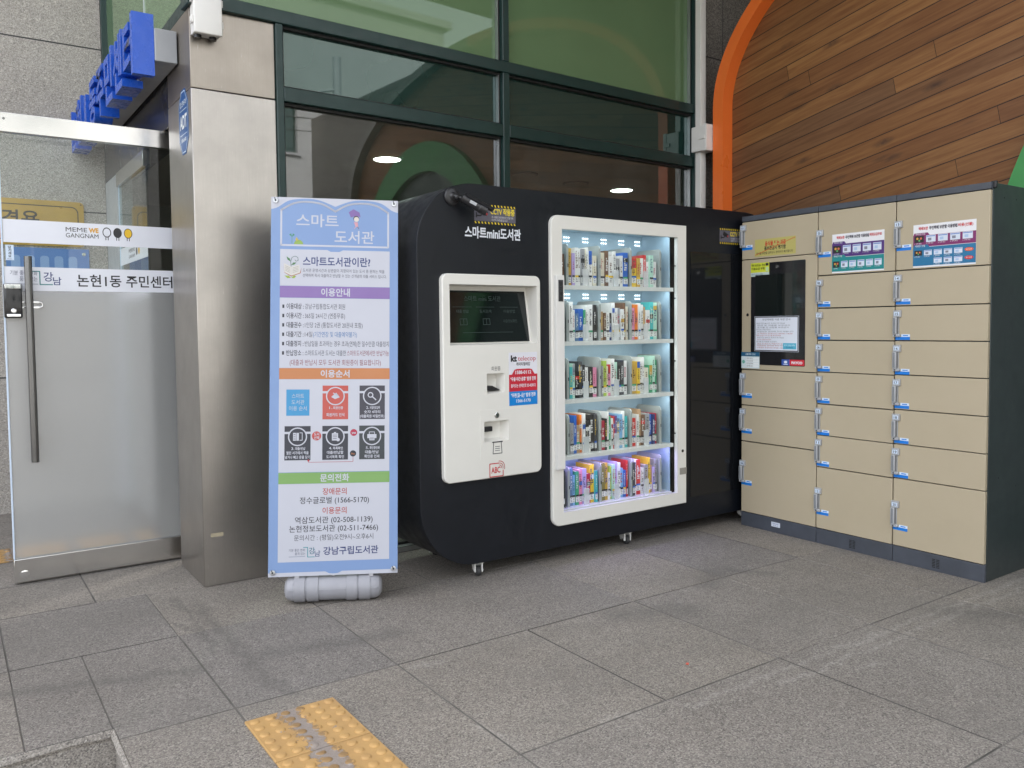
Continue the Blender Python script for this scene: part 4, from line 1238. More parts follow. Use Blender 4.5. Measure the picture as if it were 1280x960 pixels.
for si, row in enumerate(LAYOUT):
    z = SH[si] + 0.0008
    for bi, cols in enumerate(row):
        cols = cols.split()
        xa = (2.694 if bi == 0 else DVX[bi - 1] + 0.0035); xb = DVX[bi] - 0.0155
        room = (xb - xa) * (0.97 if bi == 0 else 0.93)
        ws = [rb.uniform(0.6, 1.4) for _ in cols]
        tot = sum(ws); ws = [min(0.037, q * room / tot) for q in ws]
        x = xb - sum(ws)
        for k_, (c, w) in enumerate(zip(cols, ws)):
            h = rb.uniform(0.165, 0.218) if rb.random() < 0.8 else rb.uniform(0.145, 0.17)
            d = rb.uniform(0.115, 0.145); y0 = 0.052 + rb.uniform(0, 0.012); w2 = w - 0.0009
            b = MB(); cm = bookmat(c)
            lm_ = 'pages'
            # covers and rounded spine as one wrap, pages inside
            b.box(0, 0.0012, 0.0012, d, 0, h, cm); b.box(w2 - 0.0012, w2, 0.0012, d, 0, h, cm)
            b.box(0, w2, 0, 0.0012, 0, h, cm)
            b.box(0.0013, w2 - 0.0013, 0.0014, d - 0.003, 0.002, h - 0.0025, lm_)
            b.y0 = 0.0; b.L = 0.0003
            second = bookmat(rb.choice(["white", "white", "black", "red", "blue", "gold", "grey", c, c]))
            dark = BC[c][0] + BC[c][1] + BC[c][2] > 0.9
            tm = bookmat(rb.choice(["black", "charcoal", "navy", "crimson", "brown"])) if dark else bookmat(rb.choice(["white", "ivory", "white", "yellow"]))
            if rb.random() < 0.35:
                zz = h * rb.uniform(0.55, 0.8); b.rect(0.0004, w2 - 0.0004, zz, h - 0.0006 if rb.random() < .5 else zz + h * 0.12, second, 1)
            # title: a column of small glyph-like bars
            t0 = h * rb.uniform(0.42, 0.5); t1 = h * rb.uniform(0.74, 0.92); tw = w2 * rb.uniform(0.32, 0.58)
            q = t1
            while q > t0:
                bl_ = rb.uniform(0.004, 0.011)
                xx = w2 / 2 + rb.uniform(-0.12, 0.12) * tw
                for e_ in range(rb.choice((1, 2))):
                    b.rect(xx - tw / 2 + e_ * tw * 0.55, xx - tw / 2 + e_ * tw * 0.55 + tw * rb.uniform(0.3, 0.5), q - bl_, q, tm, 2)
                q -= bl_ + rb.uniform(0.0015, 0.005)
            # library call-number label with its coloured band
            lz = 0.016 + (0.0 if rb.random() < 0.6 else rb.uniform(0, 0.008))
            b.rect(0.0006, w2 - 0.0006, lz, lz + 0.030, bookmat("white"), 3)
            b.rect(0.0006, w2 - 0.0006, lz + 0.030, lz + 0.041, bookmat(rb.choice(["black", "black", "black", "charcoal", "green", "blue", "yellow"])), 3)
            for e_ in range(3):
                b.rect(w2 * 0.25, w2 * rb.uniform(0.55, 0.8), lz + 0.005 + 0.009 * e_, lz + 0.0085 + 0.009 * e_, bookmat("charcoal"), 4)
            o = b.build("book", loc=(x, KY + y0, z), ang=30)
            tag(o, "%s book on the kiosk's %s shelf, %s from left in its %s" % (c if c != "steelblue" else "steel blue", SHN[si], ORD[k_], BAYN[bi]), "book", "library books in the lit kiosk")
            x += w

# ------------------------------------------------------------------ parcel lockers: local x along the front, y into the block
LKX = 4.112
LK = thing("parcel_locker", "cream parcel locker block with blue-tagged latches and a dark grey frame", "locker", (LKX, 3.421, 0), R(-90))
CX = [0.0, 0.5415, 1.0065, 1.478]
DEP = 0.475
b = MB()
b.box(0.0, 1.4775, 0.021, DEP, 0.0, 1.926, 'locker_side', 0.004)
b.build("body", LK)
for i in range(3):
    xa, xb = CX[i] + 0.0012, CX[i + 1] - 0.0012
    b = MB(); b.box(xa, xb, 0.0, 0.0205, 1.8945, 1.9262, 'locker_grey', 0.002); b.build("header", LK)
    b = MB(); b.box(xa, xb, 0.001, 0.0205, 0.0, 0.0865, 'locker_grey', 0.002)
    o = b.build("plinth", LK)
    if i:
        b = MB()
        for k_ in range(6):
            for e_ in (-1, 1):
                cx_ = [0, 0.772, 1.239][i] + 0.0105 * e_
                b.box(cx_ - 0.008, cx_ + 0.008, -0.0002, 0.0008, 0.018 + 0.008 * k_, 0.0222 + 0.008 * k_, 'void')
        b.build("vent", o)
    else:
        b = MB(); b.y0 = -0.0008; b.box(0.232, 0.294, -0.0008, 0.0008, 0.036, 0.064, ink(214, 220, 232)); b.text("제조번호", 0.263, 0.051, 0.007, ink(60, 70, 120), width=0.045); b.text("2018. 09", 0.263, 0.041, 0.006, ink(60, 70, 120), width=0.04); b.build("maker_plate", o)
ROWS = [[1.8925, 1.659, 0.981, 0.7595, 0.533, 0.0875], [1.8925, 1.533, 1.349, 1.168, 0.987, 0.805, 0.626, 0.4435, 0.0875], [1.8925, 1.534, 1.350, 1.170, 0.992, 0.809, 0.628, 0.447, 0.0875]]
LATCH = []
def latch(o, x, zt, num):
    """grey number plate, pull bar and blue tag at a door's left edge"""
    b = MB()
    b.box(x - 0.004, x + 0.038, -0.014, -0.0012, zt - 0.036, zt, 'latch_plate', 0.003)
    b.y0 = -0.0142
    b.rect(x + 0.003, x + 0.031, zt - 0.028, zt - 0.009, 'pale_label', 1)
    b.text("%02d" % num, x + 0.017, zt - 0.0265, 0.0155, ink(36, 36, 42), width=0.018, bold=0.02)
    b.box(x - 0.003, x + 0.019, -0.022, -0.0012, zt - 0.124, zt - 0.0355, 'latch', 0.005)
    b.box(x + 0.021, x + 0.025, -0.006, -0.0012, zt - 0.124, zt - 0.0355, 'latch_plate', 0.001)
    b.box(x - 0.004, x + 0.033, -0.016, -0.0012, zt - 0.138, zt - 0.1235, 'latch_plate', 0.003)
    b.box(x + 0.006, x + 0.014, -0.0166, -0.0158, zt - 0.134, zt - 0.128, 'black')
    b.build("latch", o)
    b = MB(); b.y0 = -0.0018
    b.box(x + 0.004, x + 0.083, -0.0018, -0.0011, zt - 0.154, zt - 0.1385, 'sky_blue')
    b.box(x + 0.036, x + 0.083, -0.0018, -0.0011, zt - 0.1383, zt - 0.1245, 'pale_label')
    b.rect(x + 0.045, x + 0.073, zt - 0.134, zt - 0.129, 'sky_blue', 1)
    b.build("tag", o)
num = 1
for i in range(3):
    for j, (z1, z0) in enumerate(zip(ROWS[i], ROWS[i][1:])):
        b = MB(); xa, xb = CX[i] + 0.003, CX[i + 1] - 0.003
        b.M = Matrix.Translation((xa, 0, 0)) @ Matrix.Rotation(R(rb.uniform(-0.22, 0.05)), 4, 'Z') @ Matrix.Translation((-xa, 0, 0))
        b.box(xa, xb, -0.001, 0.0195, z0 + 0.0025 + rb.uniform(-0.0006, 0.0008), z1 - 0.0025 + rb.uniform(-0.0008, 0.0006), 'cream', 0.0025)
        ctrl = (i == 0 and j == 1)
        o = b.build("control_door" if ctrl else "door", LK)
        if not ctrl:
            hgt = z1 - z0
            off = 0.103 if (j == 0 and i) else (0.020 if j == 0 else (0.12 if j == len(ROWS[i]) - 2 else 0.022))
            latch(o, CX[i], z1 - off, num); num += 1
        else:
            b = MB(); b.prism(rrect(0.075, 0.462, 1.014, 1.632, 0.006, 4), -0.004, -0.0012, 'black_gloss'); pnl = b.build("control_panel", o)
            b = MB(); b.box(0.108, 0.432, -0.0055, -0.0042, 1.300, 1.560, 'screen'); b.build("screen", o)
            b = MB(); b.lathe((0.267, -0.004, 1.603), (0, -1, 0), [(0, 0.011), (0.003, 0.010)], 'chrome', 18); b.box(0.268, 0.282, -0.0075, -0.0045, 1.600, 1.606, 'chrome'); b.build("key_lock", o)
            b = MB(); b.lathe((0.048, -0.001, 1.32), (0, -1, 0), [(0, 0.010), (0.003, 0.009)], 'steel_dark', 18); b.build("keyhole", o)
            b = MB(); b.y0 = -0.0048; b.box(0.074, 0.21, -0.0048, -0.0042, 1.552, 1.634, ink(206, 214, 60))
            b.rect(0.074, 0.21, 1.552, 1.576, ink(190, 206, 200)); b.rect(0.184, 0.206, 1.614, 1.630, ink(40, 40, 40)); b.rect(0.186, 0.206, 1.580, 1.606, ink(190, 214, 160))
            for q, t_ in enumerate(("택배 보관·접수 안내", "이용요금 무료")):
                b.text(t_, 0.08, 1.612 - 0.02 * q, 0.014, ink(40, 50, 30), 'L', width=0.098, bold=0.02)
            b.text("문의 1522-1476", 0.08, 1.558, 0.012, ink(30, 70, 110), 'L', width=0.085); b.build("notice_sticker", o)
            b = MB(); b.y0 = -0.0048; b.box(0.303, 0.359, -0.0048, -0.0042, 1.017, 1.052, ink(52, 84, 160)); b.disc(0.331, 1.037, 0.012, ink(220, 226, 240), 1, 0, 20, 0.008); b.rect(0.316, 0.346, 1.021, 1.026, ink(200, 210, 235), 1)
            b.box(0.3595, 0.460, -0.0048, -0.0042, 1.017, 1.052, ink(206, 36, 54)); b.text("PAYCO", 0.41, 1.026, 0.017, ink(240, 240, 244), width=0.075, bold=0.05); b.build("payment_sticker", o)
            b = MB(); b.y0 = -0.0052; b.box(0.004, 0.142, -0.0052, -0.0046, 0.990, 1.090, ink(214, 226, 228)); b.rect(0.004, 0.142, 1.064, 1.090, ink(36, 94, 128))
            b.text("신용카드 안내", 0.073, 1.071, 0.012, ink(226, 236, 240), width=0.075, bold=0.02)
            for q in range(4):
                b.rect(0.04, 0.136, 0.998 + 0.0155 * q, 1.0105 + 0.0155 * q, ink(236, 240, 240), 1); b.text(["일반택배 접수", "편의점택배", "무인보관함", "결제 취소"][q], 0.044, 1.0005 + 0.0155 * q, 0.008, ink(90, 96, 100), 'L', width=0.05)
            b.disc(0.021, 1.03, 0.011, ink(110, 180, 160), 1); b.build("card_sticker", o)
b = MB(); b.box(1.466, 1.492, 0.018, 0.034, 1.898, 1.932, 'black', 0.003); b.build("corner_cap", LK)
for (y_, z_) in ((0.13, 1.86), (0.25, 1.86), (0.30, 0.44), (0.12, 0.5)):
    b = MB(); b.cyl((1.4776, y_, z_), (1.4782, y_, z_), 0.004, 'void', seg=10); b.build("screw_hole", LK)

# paper notices taped on the lockers
def paper(name, label, cat, x0, x1, z0, z1, base, fn, y=-0.0016, tilt=0.0):
    b = MB(); b.y0 = -0.0008
    w, h = x1 - x0, z1 - z0
    b.box(0, w, -0.0008, 0.0, 0, h, base); fn(b, w, h)
    o = b.build(name, loc=(LKX + y, 3.421 - x0, z0), rotz=R(-90))
    if tilt: o.rotation_euler = (0, tilt, R(-90))
    return tag(o, label, cat)
WH = ink(232, 232, 236)
def guide(c1, c2, five, red):
    def fn(b, w, h):
        b.text("택배보관", 0.028, h - 0.028, 0.015, ink(206, 52, 56), 'L', width=0.048, bold=0.03)
        b.text("무인택배 보관함 이용방법", 0.082, h - 0.029, 0.016, ink(60, 56, 70), 'L', width=0.14, bold=0.04)
        b.text(red, 0.226, h - 0.028, 0.015, ink(206, 52, 56), 'L', width=w - 0.24, bold=0.03)
        zm = h * 0.40 if not five else h * 0.47
        b.poly([(0.0, zm + 0.002), (w, zm + 0.002), (w, h - 0.055), (0.085, h - 0.055), (0.075, h - 0.042), (0.006, h - 0.042), (0.0, h - 0.055)], c1)
        b.poly([(0.0, 0.008), (w, 0.008), (w, zm), (0.085, zm), (0.075, zm + 0.012), (0.006, zm + 0.012), (0, zm)], c2, 2)
        b.text("택배보관 방법", 0.012, h - 0.053, 0.010, WH, 'L', width=0.05); b.text("택배찾기 방법", 0.012, zm + 0.001, 0.010, WH, 'L', width=0.05, layer=3)
        rows = [(zm + 0.024, 5)] + ([(zm - 0.042, 5), (0.018, 3)] if five else [(0.030, 6)])
        hh = 0.034 if five else 0.04
        hh2 = 0.026 if five else 0.034
        for q, (zz, n_) in enumerate(rows):
            px = (w - 0.01) / (5 if q == 0 else 6)
            hq = hh if q == 0 else hh2
            for e_ in range(n_):
                sx_ = 0.007 + px * (e_ + (2 if (five and q == 2) else 0))
                if e_ == 0 and q < 2:
                    b.rect(sx_, sx_ + px * 0.8, zz, zz + hq, ink(36, 34, 36), 3)
                    b.disc(sx_ + px * 0.25, zz + hq * 0.6, hq * 0.17, ink(220, 160, 70), 4); b.disc(sx_ + px * 0.56, zz + hq * 0.6, hq * 0.17, ink(206, 110, 80), 4); b.disc(sx_ + px * 0.42, zz + hq * 0.3, hq * 0.14, ink(90, 170, 100), 4)
                else:
                    b.rect(sx_, sx_ + px * 0.8, zz, zz + hq, ink(214, 222, 236), 3)
                    b.rect(sx_ + 0.002, sx_ + px * 0.8 - 0.002, zz + hq * 0.78, zz + hq * 0.92, ink(110, 140, 200), 4)
                    b.rect(sx_ + px * 0.15, sx_ + px * 0.45, zz + hq * 0.2, zz + hq * 0.6, ink(130, 134, 150) if e_ % 2 else ink(170, 196, 226), 4)
                b.text("%d. 선택 확인" % (e_ + 1), sx_, zz - 0.009, 0.0065, WH, 'L', width=px * 0.6, layer=3)
        if five:
            b.disc(w - 0.032, zm - 0.028, 0.021, ink(222, 92, 40), 3, 0, 24, 0.009); b.disc(w - 0.032, 0.034, 0.021, ink(200, 40, 36), 3, 0, 24, 0.009)
            b.text("보관 완료", w - 0.032, zm - 0.032, 0.008, WH, width=0.028, layer=4); b.text("찾기 완료", w - 0.032, 0.030, 0.008, WH, width=0.028, layer=4)
    return fn
paper("guide_poster", "purple and teal how-to poster on the locker's middle column", "poster", 0.634, 0.943, 1.542, 1.756, WH, guide(ink(78, 46, 118), ink(24, 134, 136), False, "택배요금무료"))
paper("guide_poster", "magenta and blue how-to poster on the locker's right column", "poster", 1.101, 1.413, 1.543, 1.759, WH, guide(ink(126, 38, 100), ink(28, 112, 156), True, "비용(선불)"))
def yellow(b, w, h):
    b.rect(0, w, 0, h, ink(186, 176, 104))
    b.text("음식물 또는 귀중", 0.075, h - 0.042, 0.026, ink(196, 60, 40), 'L', width=0.15, bold=0.03)
    b.text("품보관금지 폐기함", 0.07, h - 0.068, 0.022, ink(52, 52, 40), 'L', width=0.155, bold=0.03)
    b.text("음식물 보관을 금하오니 관리자가 폐기합니다", 0.012, h - 0.092, 0.014, ink(60, 58, 44), 'L', width=w - 0.03, bold=0.015)
    b.line([(0.004, 0.01), (w - 0.004, h - 0.008)], 0.0035, ink(200, 96, 48), 3)
paper("warning_notice", "yellowed paper notice with red and black writing on the locker's top left door", "notice", 0.102, 0.395, 1.672, 1.775, ink(186, 176, 104), yellow)
def rules(b, w, h):
    b.rect(0.002, w - 0.002, 0.002, h - 0.002, ink(24, 24, 28)); b.rect(0.008, w - 0.008, 0.008, h - 0.008, ink(222, 226, 236), 2)
    rr = random.Random(5)
    b.text("무인택배함 이용 약관 안내", w / 2, h - 0.026, 0.012, ink(60, 60, 66), width=0.20, layer=3)
    z_ = h - 0.038; q = 0
    lines = ["보관기간 48시간 초과시 추가요금", "현금 및 귀중품 보관금지", "음식물 및 위험물 보관금지", "분실 및 파손시 책임지지 않습니다", "비밀번호 관리에 주의 바랍니다", "고객센터 운영시간 09:00~18:00", "택배 보관시 동 호수를 확인하세요"]
    while z_ > 0.02:
        wd_ = rr.uniform(0.1, 0.27)
        b.text(lines[q % 7], 0.016 + 0.006 * (q % 3 > 0), z_ - 0.009, 0.0082, ink(176, 70, 66) if rr.random() < 0.35 else ink(92, 92, 98), 'L', width=wd_, layer=3)
        z_ -= 0.0122; q += 1
        if q == 11: b.rect(0.016, w - 0.016, z_ - 0.001, z_, ink(120, 120, 126), 3)
    b.rect(w - 0.108, w - 0.016, 0.016, 0.052, ink(86, 178, 206), 4); b.text("문의 1522-1476", w - 0.062, 0.034, 0.01, ink(240, 246, 250), width=0.075, layer=5); b.text("무인택배함", w - 0.062, 0.021, 0.009, ink(30, 70, 120), width=0.05, layer=5)
paper("rules_sheet", "white laminated sheet of small print below the locker's black screen", "notice", 0.106, 0.424, 1.097, 1.309, ink(214, 218, 230), rules, y=-0.0075)

# ------------------------------------------------------------------ blue standing banner
INK_K = 0.60           # banner inks dimmed in colour, as the leaning sheet catches extra light
BU, BW = Vector((0.902, -0.430, -0.020)), Vector((0.058, 0.075, 0.995))
BU.normalize(); BW = (BW - BU * BW.dot(BU)).normalized(); BN = BU.cross(BW)      # BN towards the viewer
N_ = thing("banner_stand", "tall blue and white information banner on a grey weighted foot", "banner stand", (1.452, 3.56, 0.129))
N_.rotation_euler = Matrix((( BU[0], -BN[0], BW[0]), (BU[1], -BN[1], BW[1]), (BU[2], -BN[2], BW[2]))).to_euler()
b = MB(); b.L = 0.00035
HW, HH = 0.292, 1.752
BL = ink(148, 180, 232); PW = ink(228, 230, 242)
b.box(-HW, HW, 0.0, 0.004, 0, HH, PW)
def cubic(p):
    """a smooth curve through the points"""
    out = []
    for i in range(len(p) - 1):
        p0, p1, p2, p3 = p[max(i - 1, 0)], p[i], p[i + 1], p[min(i + 2, len(p) - 1)]
        for k_ in range(8):
            t = k_ / 8
            out.append(tuple(0.5 * (2 * p1[a] + (p2[a] - p0[a]) * t + (2 * p0[a] - 5 * p1[a] + 4 * p2[a] - p3[a]) * t * t + (3 * p1[a] - p0[a] - 3 * p2[a] + p3[a]) * t ** 3) for a in (0, 1)))
    return out + [p[-1]]
tl = cubic([(-HW, 1.694), (-0.262, 1.704), (-0.21, 1.737), (-0.135, 1.7475), (-0.07, 1.741), (0.0, 1.714)]); tr = [(-x, z) for x, z in tl[::-1]]
nb = [(0.292, 0.018), (0.038, 0.018), (0.02, 0.009), (0.0, 0.007), (-0.02, 0.009), (-0.038, 0.018), (-0.292, 0.018)]
b.poly(tl + tr[1:] + nb, BL, 1)
fl_ = cubic([(-0.246, 1.692), (-0.19, 1.724), (-0.13, 1.733), (-0.06, 1.724), (0.0, 1.691)]); fr_ = [(-x, z) for x, z in fl_[::-1]]
b.line([(0.0, 1.527), (-0.246, 1.527)] + fl_ + fr_[1:] + [(0.246, 1.527), (0.0, 1.527)], 0.0085, PW, 2)
b.text("스마트", -0.178, 1.617, 0.056, PW, 'L', width=0.193, bold=0.012); b.text("도서관", -0.003, 1.543, 0.056, PW, 'L', width=0.184, bold=0.012)
# little reader under a purple book, sprout and hill
b.poly([(0.062, 1.690), (0.084, 1.705), (0.112, 1.69), (0.117, 1.668), (0.098, 1.674), (0.072, 1.665)], ink(150, 116, 190), 2)
b.disc(0.097, 1.660, 0.0135, ink(70, 52, 48), 2); b.disc(0.098, 1.657, 0.0115, ink(248, 236, 226), 3)
b.poly([(0.086, 1.644), (0.104, 1.643), (0.106, 1.622), (0.094, 1.622)], ink(244, 178, 190), 2)
b.line([(0.096, 1.622), (0.088, 1.613)], 0.003, ink(244, 178, 190), 2); b.line([(0.103, 1.622), (0.109, 1.613)], 0.003, ink(120, 100, 110), 2)
b.poly([(-0.188, 1.532)] + [(-0.167 + 0.021 * math.cos(R(a)), 1.532 + 0.021 * math.sin(R(a))) for a in range(180, -1, -15)], ink(166, 200, 96), 2)
b.line([(-0.197, 1.535), (-0.197, 1.57)], 0.0022, ink(90, 170, 130), 2)
for s_ in (-1, 1):
    b.poly([(-0.197, 1.566), (-0.197 + 0.013 * s_, 1.576), (-0.197 + 0.004 * s_, 1.583)], ink(84, 170, 128), 2)
b.poly([(-0.182, 1.553), (-0.176, 1.566), (-0.168, 1.553), (-0.175, 1.546)], ink(232, 206, 90), 2)
# what is it
b.poly([(-0.25, 1.337), (0.253, 1.337), (0.253, 1.508), (0.036, 1.508), (0.02, 1.5), (-0.02, 1.5), (-0.036, 1.508), (-0.25, 1.508)], PW, 2)
gb, gl = ink(96, 150, 96), ink(176, 202, 70)
b.poly([(-0.232, 1.442), (-0.199, 1.426), (-0.199, 1.384), (-0.230, 1.400)], ink(244, 240, 232), 4); b.poly([(-0.198, 1.426), (-0.162, 1.437), (-0.160, 1.398), (-0.198, 1.384)], ink(246, 242, 234), 4)
b.poly([(-0.236, 1.440), (-0.230, 1.398), (-0.199, 1.380), (-0.157, 1.396), (-0.152, 1.424), (-0.160, 1.399), (-0.199, 1.385), (-0.230, 1.401)], ink(196, 116, 70), 3)
for q in range(4):
    b.line([(-0.226, 1.430 - 0.007 * q), (-0.205, 1.42 - 0.007 * q)], 0.0014, ink(150, 150, 150), 5); b.line([(-0.192, 1.42 - 0.007 * q), (-0.167, 1.428 - 0.007 * q)], 0.0014, ink(150, 150, 150), 5)
b.line([(-0.2, 1.428), (-0.202, 1.45), (-0.196, 1.47), (-0.182, 1.476), (-0.170, 1.470), (-0.168, 1.456), (-0.178, 1.452), (-0.183, 1.459)], 0.0024, ink(110, 140, 130), 4)
b.poly([(-0.202, 1.45), (-0.216, 1.458), (-0.221, 1.474), (-0.206, 1.464)], gb, 4); b.poly([(-0.2, 1.434), (-0.186, 1.436), (-0.176, 1.446), (-0.19, 1.446)], gb, 4)
b.poly([(-0.23, 1.384), (-0.21, 1.384), (-0.2, 1.374), (-0.216, 1.372)], gl, 3); b.poly([(-0.2, 1.374), (-0.186, 1.385), (-0.176, 1.382), (-0.186, 1.372)], gl, 3)
NV, TX = ink(58, 74, 138), ink(76, 76, 88)
b.text("스마트도서관이란?", -0.147, 1.433, 0.040, NV, 'L', width=0.31, bold=0.02, layer=3)
b.text("도서관 운영시간과 상관없이 지정되어 있는 도서 중 원하는 책을", -0.147, 1.403, 0.0155, TX, 'L', width=0.376, layer=3)
b.text("선택하여 즉시 대출하고 반납할 수 있는 신개념의 대출 서비스 입니다.", -0.147, 1.379, 0.0155, TX, 'L', width=0.386, layer=3)
def band(z0, z1, col, t):
    b.rect(-0.25, 0.254, z0, z1, col, 3); b.text(t, 0.003, z0 + 0.009, z1 - z0 - 0.019, PW, width=0.132, bold=0.025, layer=4)
band(1.282, 1.336, ink(160, 128, 198), "이용안내")
b.rect(-0.25, 0.253, 0.9545, 1.281, PW, 2)
RED, BLU = ink(160, 70, 78), ink(56, 128, 196)
rows = [("이용대상 :", [("강남구립통합도서관 회원", TX, 0.183)]), ("이용시간 :", [("365일 24시간 (연중무휴)", TX, 0.183)]), ("대출권수 :", [("1인당 2권 (통합도서관 20권내 포함)", TX, 0.264)]),
        ("대출기간 :", [("14일", TX, 0.034), ("(기간연장 및 대출예약불가)", BLU, 0.2)]), ("대출정지 :", [("반납일을 초과하는 경우 초과(연체)한 일수만큼 대출정지", TX, 0.386)]), ("반납장소 :", [("스마트도서관 도서는 대출한", TX, 0.188), ("스마트도서관에서만 반납가능", RED, 0.194)])]
for q, (h_, parts) in enumerate(rows):
    zz = 1.229 - 0.0434 * q
    b.rect(-0.238, -0.229, zz + 0.004, zz + 0.020, ink(60, 60, 70), 3)
    b.text(h_, -0.219, zz, 0.025, ink(62, 62, 74), 'L', width=0.077, bold=0.014, layer=3)
    xx = -0.136
    for t_, c_, w_ in parts:
        b.text(t_, xx, zz, 0.0245, c_, 'L', width=w_, layer=3); xx += w_ + 0.004
b.text("(대출과 반납시 모두 도서관 회원증이 필요합니다)", 0.005, 0.967, 0.026, RED, width=0.416, layer=3)
band(0.903, 0.954, ink(226, 148, 92), "이용순서")
b.rect(-0.25, 0.253, 0.474, 0.9025, PW, 2)
b.rect(-0.217, -0.113, 0.734, 0.855, ink(72, 172, 230), 3)
for q, t_ in enumerate(("스마트", "도서관", "이용 순서")):
    b.text(t_, -0.165, 0.815 - 0.0285 * q, 0.020, PW, width=[0.055, 0.058, 0.08][q], layer=4)
def card(x0, z0, col, num, l1, l2, l3=None, icon=0):
    w_, h_ = 0.117, 0.157
    cx_, cz_ = x0 + w_ / 2, z0 + h_ - 0.049
    b.rect(x0, x0 + w_, z0, z0 + h_, col, 3)
    b.rect(x0, x0 + w_, z0 + h_ - 0.036, z0 + h_ - 0.026, PW, 4)
    b.disc(cx_, cz_, 0.043, PW, 5); b.disc(cx_, cz_, 0.0375, col, 6)
    if icon == 0:
        b.poly([(cx_ - 0.019, cz_ - 0.004), (cx_ - 0.002, cz_ - 0.014), (cx_ + 0.02, cz_ - 0.006), (cx_ + 0.004, cz_ + 0.016), (cx_ - 0.008, cz_ + 0.006)], PW, 7); b.line([(cx_ - 0.01, cz_ + 0.014), (cx_ + 0.012, cz_ + 0.004)], 0.004, PW, 7)
    elif icon == 1:
        b.disc(cx_ - 0.008, cz_ + 0.005, 0.013, PW, 7, 0.0085); b.line([(cx_ + 0.002, cz_ - 0.004), (cx_ + 0.017, cz_ - 0.018)], 0.005, PW, 7)
    elif icon == 2:
        b.rect(cx_ - 0.02, cx_ - 0.007, cz_ - 0.018, cz_ + 0.018, PW, 7); b.rect(cx_ - 0.005, cx_ + 0.006, cz_ - 0.018, cz_ + 0.018, PW, 7); b.line([(cx_ + 0.01, cz_ - 0.016), (cx_ + 0.021, cz_ - 0.016), (cx_ + 0.021, cz_ + 0.018), (cx_ + 0.01, cz_ + 0.018)], 0.003, PW, 7)
        for e_ in range(3): b.line([(cx_ - 0.017, cz_ - 0.01 + 0.01 * e_), (cx_ - 0.01, cz_ - 0.01 + 0.01 * e_)], 0.0025, col, 8)
    elif icon == 3:
        b.rect(cx_ - 0.015, cx_ + 0.013, cz_ - 0.019, cz_ + 0.015, PW, 7); b.rect(cx_ - 0.006, cx_ + 0.004, cz_ + 0.013, cz_ + 0.02, PW, 7); b.disc(cx_ + 0.013, cz_ - 0.015, 0.008, PW, 9)
        for e_ in range(3): b.line([(cx_ - 0.01, cz_ - 0.01 + 0.008 * e_), (cx_ + 0.008, cz_ - 0.01 + 0.008 * e_)], 0.0022, col, 8)
    else:
        b.rect(cx_ - 0.021, cx_ + 0.021, cz_ - 0.01, cz_ + 0.009, PW, 7); b.line([(cx_ - 0.012, cz_ + 0.009), (cx_ - 0.012, cz_ + 0.019), (cx_ + 0.012, cz_ + 0.019), (cx_ + 0.012, cz_ + 0.009)], 0.003, PW, 7); b.rect(cx_ - 0.012, cx_ + 0.012, cz_ - 0.02, cz_ - 0.003, PW, 8); b.line([(cx_ - 0.008, cz_ - 0.009), (cx_ + 0.008, cz_ - 0.009)], 0.002, col, 9); b.line([(cx_ - 0.008, cz_ - 0.014), (cx_ + 0.008, cz_ - 0.014)], 0.002, col, 9)
    b.text(num, cx_ - 0.028, z0 + 0.047, 0.014, PW, 'L', width=0.014, bold=0.01, layer=4); b.text(l1, cx_ - 0.010, z0 + 0.047, 0.0125, PW, 'L', width=0.045, bold=0.02, layer=4)
    if l3:
        b.text(l2, cx_, z0 + 0.027, 0.0135, PW, width=min(0.10, 0.0125 * len(l2)), bold=0.02, layer=4); b.text(l3, cx_, z0 + 0.007, 0.0135, PW, width=min(0.112, 0.0115 * len(l3)), bold=0.02, layer=4)
    else:
        b.text(l2, cx_, z0 + 0.014, 0.0145, PW, width=0.082, bold=0.02, layer=4)
DK = ink(58, 60, 72)
card(-0.054, 0.716, ink(222, 98, 86), "1.", "회원인증", "회원카드 인식", icon=0)
card(0.115, 0.716, ink(72, 70, 82), "2.", "비밀번호입력", "숫자 4자리", "(대출회원 비밀번호)", icon=1)
card(-0.224, 0.529, DK, "3.", "대출/반납", "열린 서가에서 책을", "넣거나 빼고 문을 닫기", icon=2)
card(-0.054, 0.529, DK, "4.", "목록확인", "대출/반납할", "도서목록 확인", icon=3)
card(0.114, 0.529, ink(66, 72, 76), "5.", "확인증인쇄", "대출/반납", "확인증 인쇄", icon=4)
b.disc(-0.080, 0.640, 0.021, ink(216, 82, 76), 3); b.text("도서", -0.080, 0.641, 0.014, PW, width=0.024, bold=0.02, layer=4); b.text("선택", -0.080, 0.624, 0.014, PW, width=0.024, bold=0.02, layer=4)
b.disc(0.089, 0.654, 0.016, ink(206, 52, 84), 3); b.text("yes", 0.089, 0.648, 0.012, PW, width=0.02, bold=0.03, layer=4)
b.disc(0.086, 0.557, 0.0145, ink(46, 48, 62), 3); b.text("No", 0.086, 0.551, 0.011, ink(220, 140, 90), width=0.015, bold=0.02, layer=4)
b.line([(0.086, 0.543), (0.086, 0.519), (-0.116, 0.519), (-0.116, 0.53)], 0.002, ink(200, 84, 90), 3)
b.disc(-0.116, 0.527, 0.005, ink(200, 60, 70), 4)
band(0.421, 0.472, ink(146, 194, 110), "문의전화")
b.rect(-0.25, 0.253, 0.065, 0.4205, PW, 2)
TK = ink(66, 66, 74)
b.text("장애문의", 0.003, 0.369, 0.029, ink(206, 86, 76), width=0.109, bold=0.012, layer=3)
b.text("정수글로벌 (1566-5170)", 0.003, 0.329, 0.029, TK, width=0.314, bold=0.008, layer=3)
b.text("이용문의", 0.003, 0.281, 0.029, ink(206, 86, 76), width=0.109, bold=0.012, layer=3)
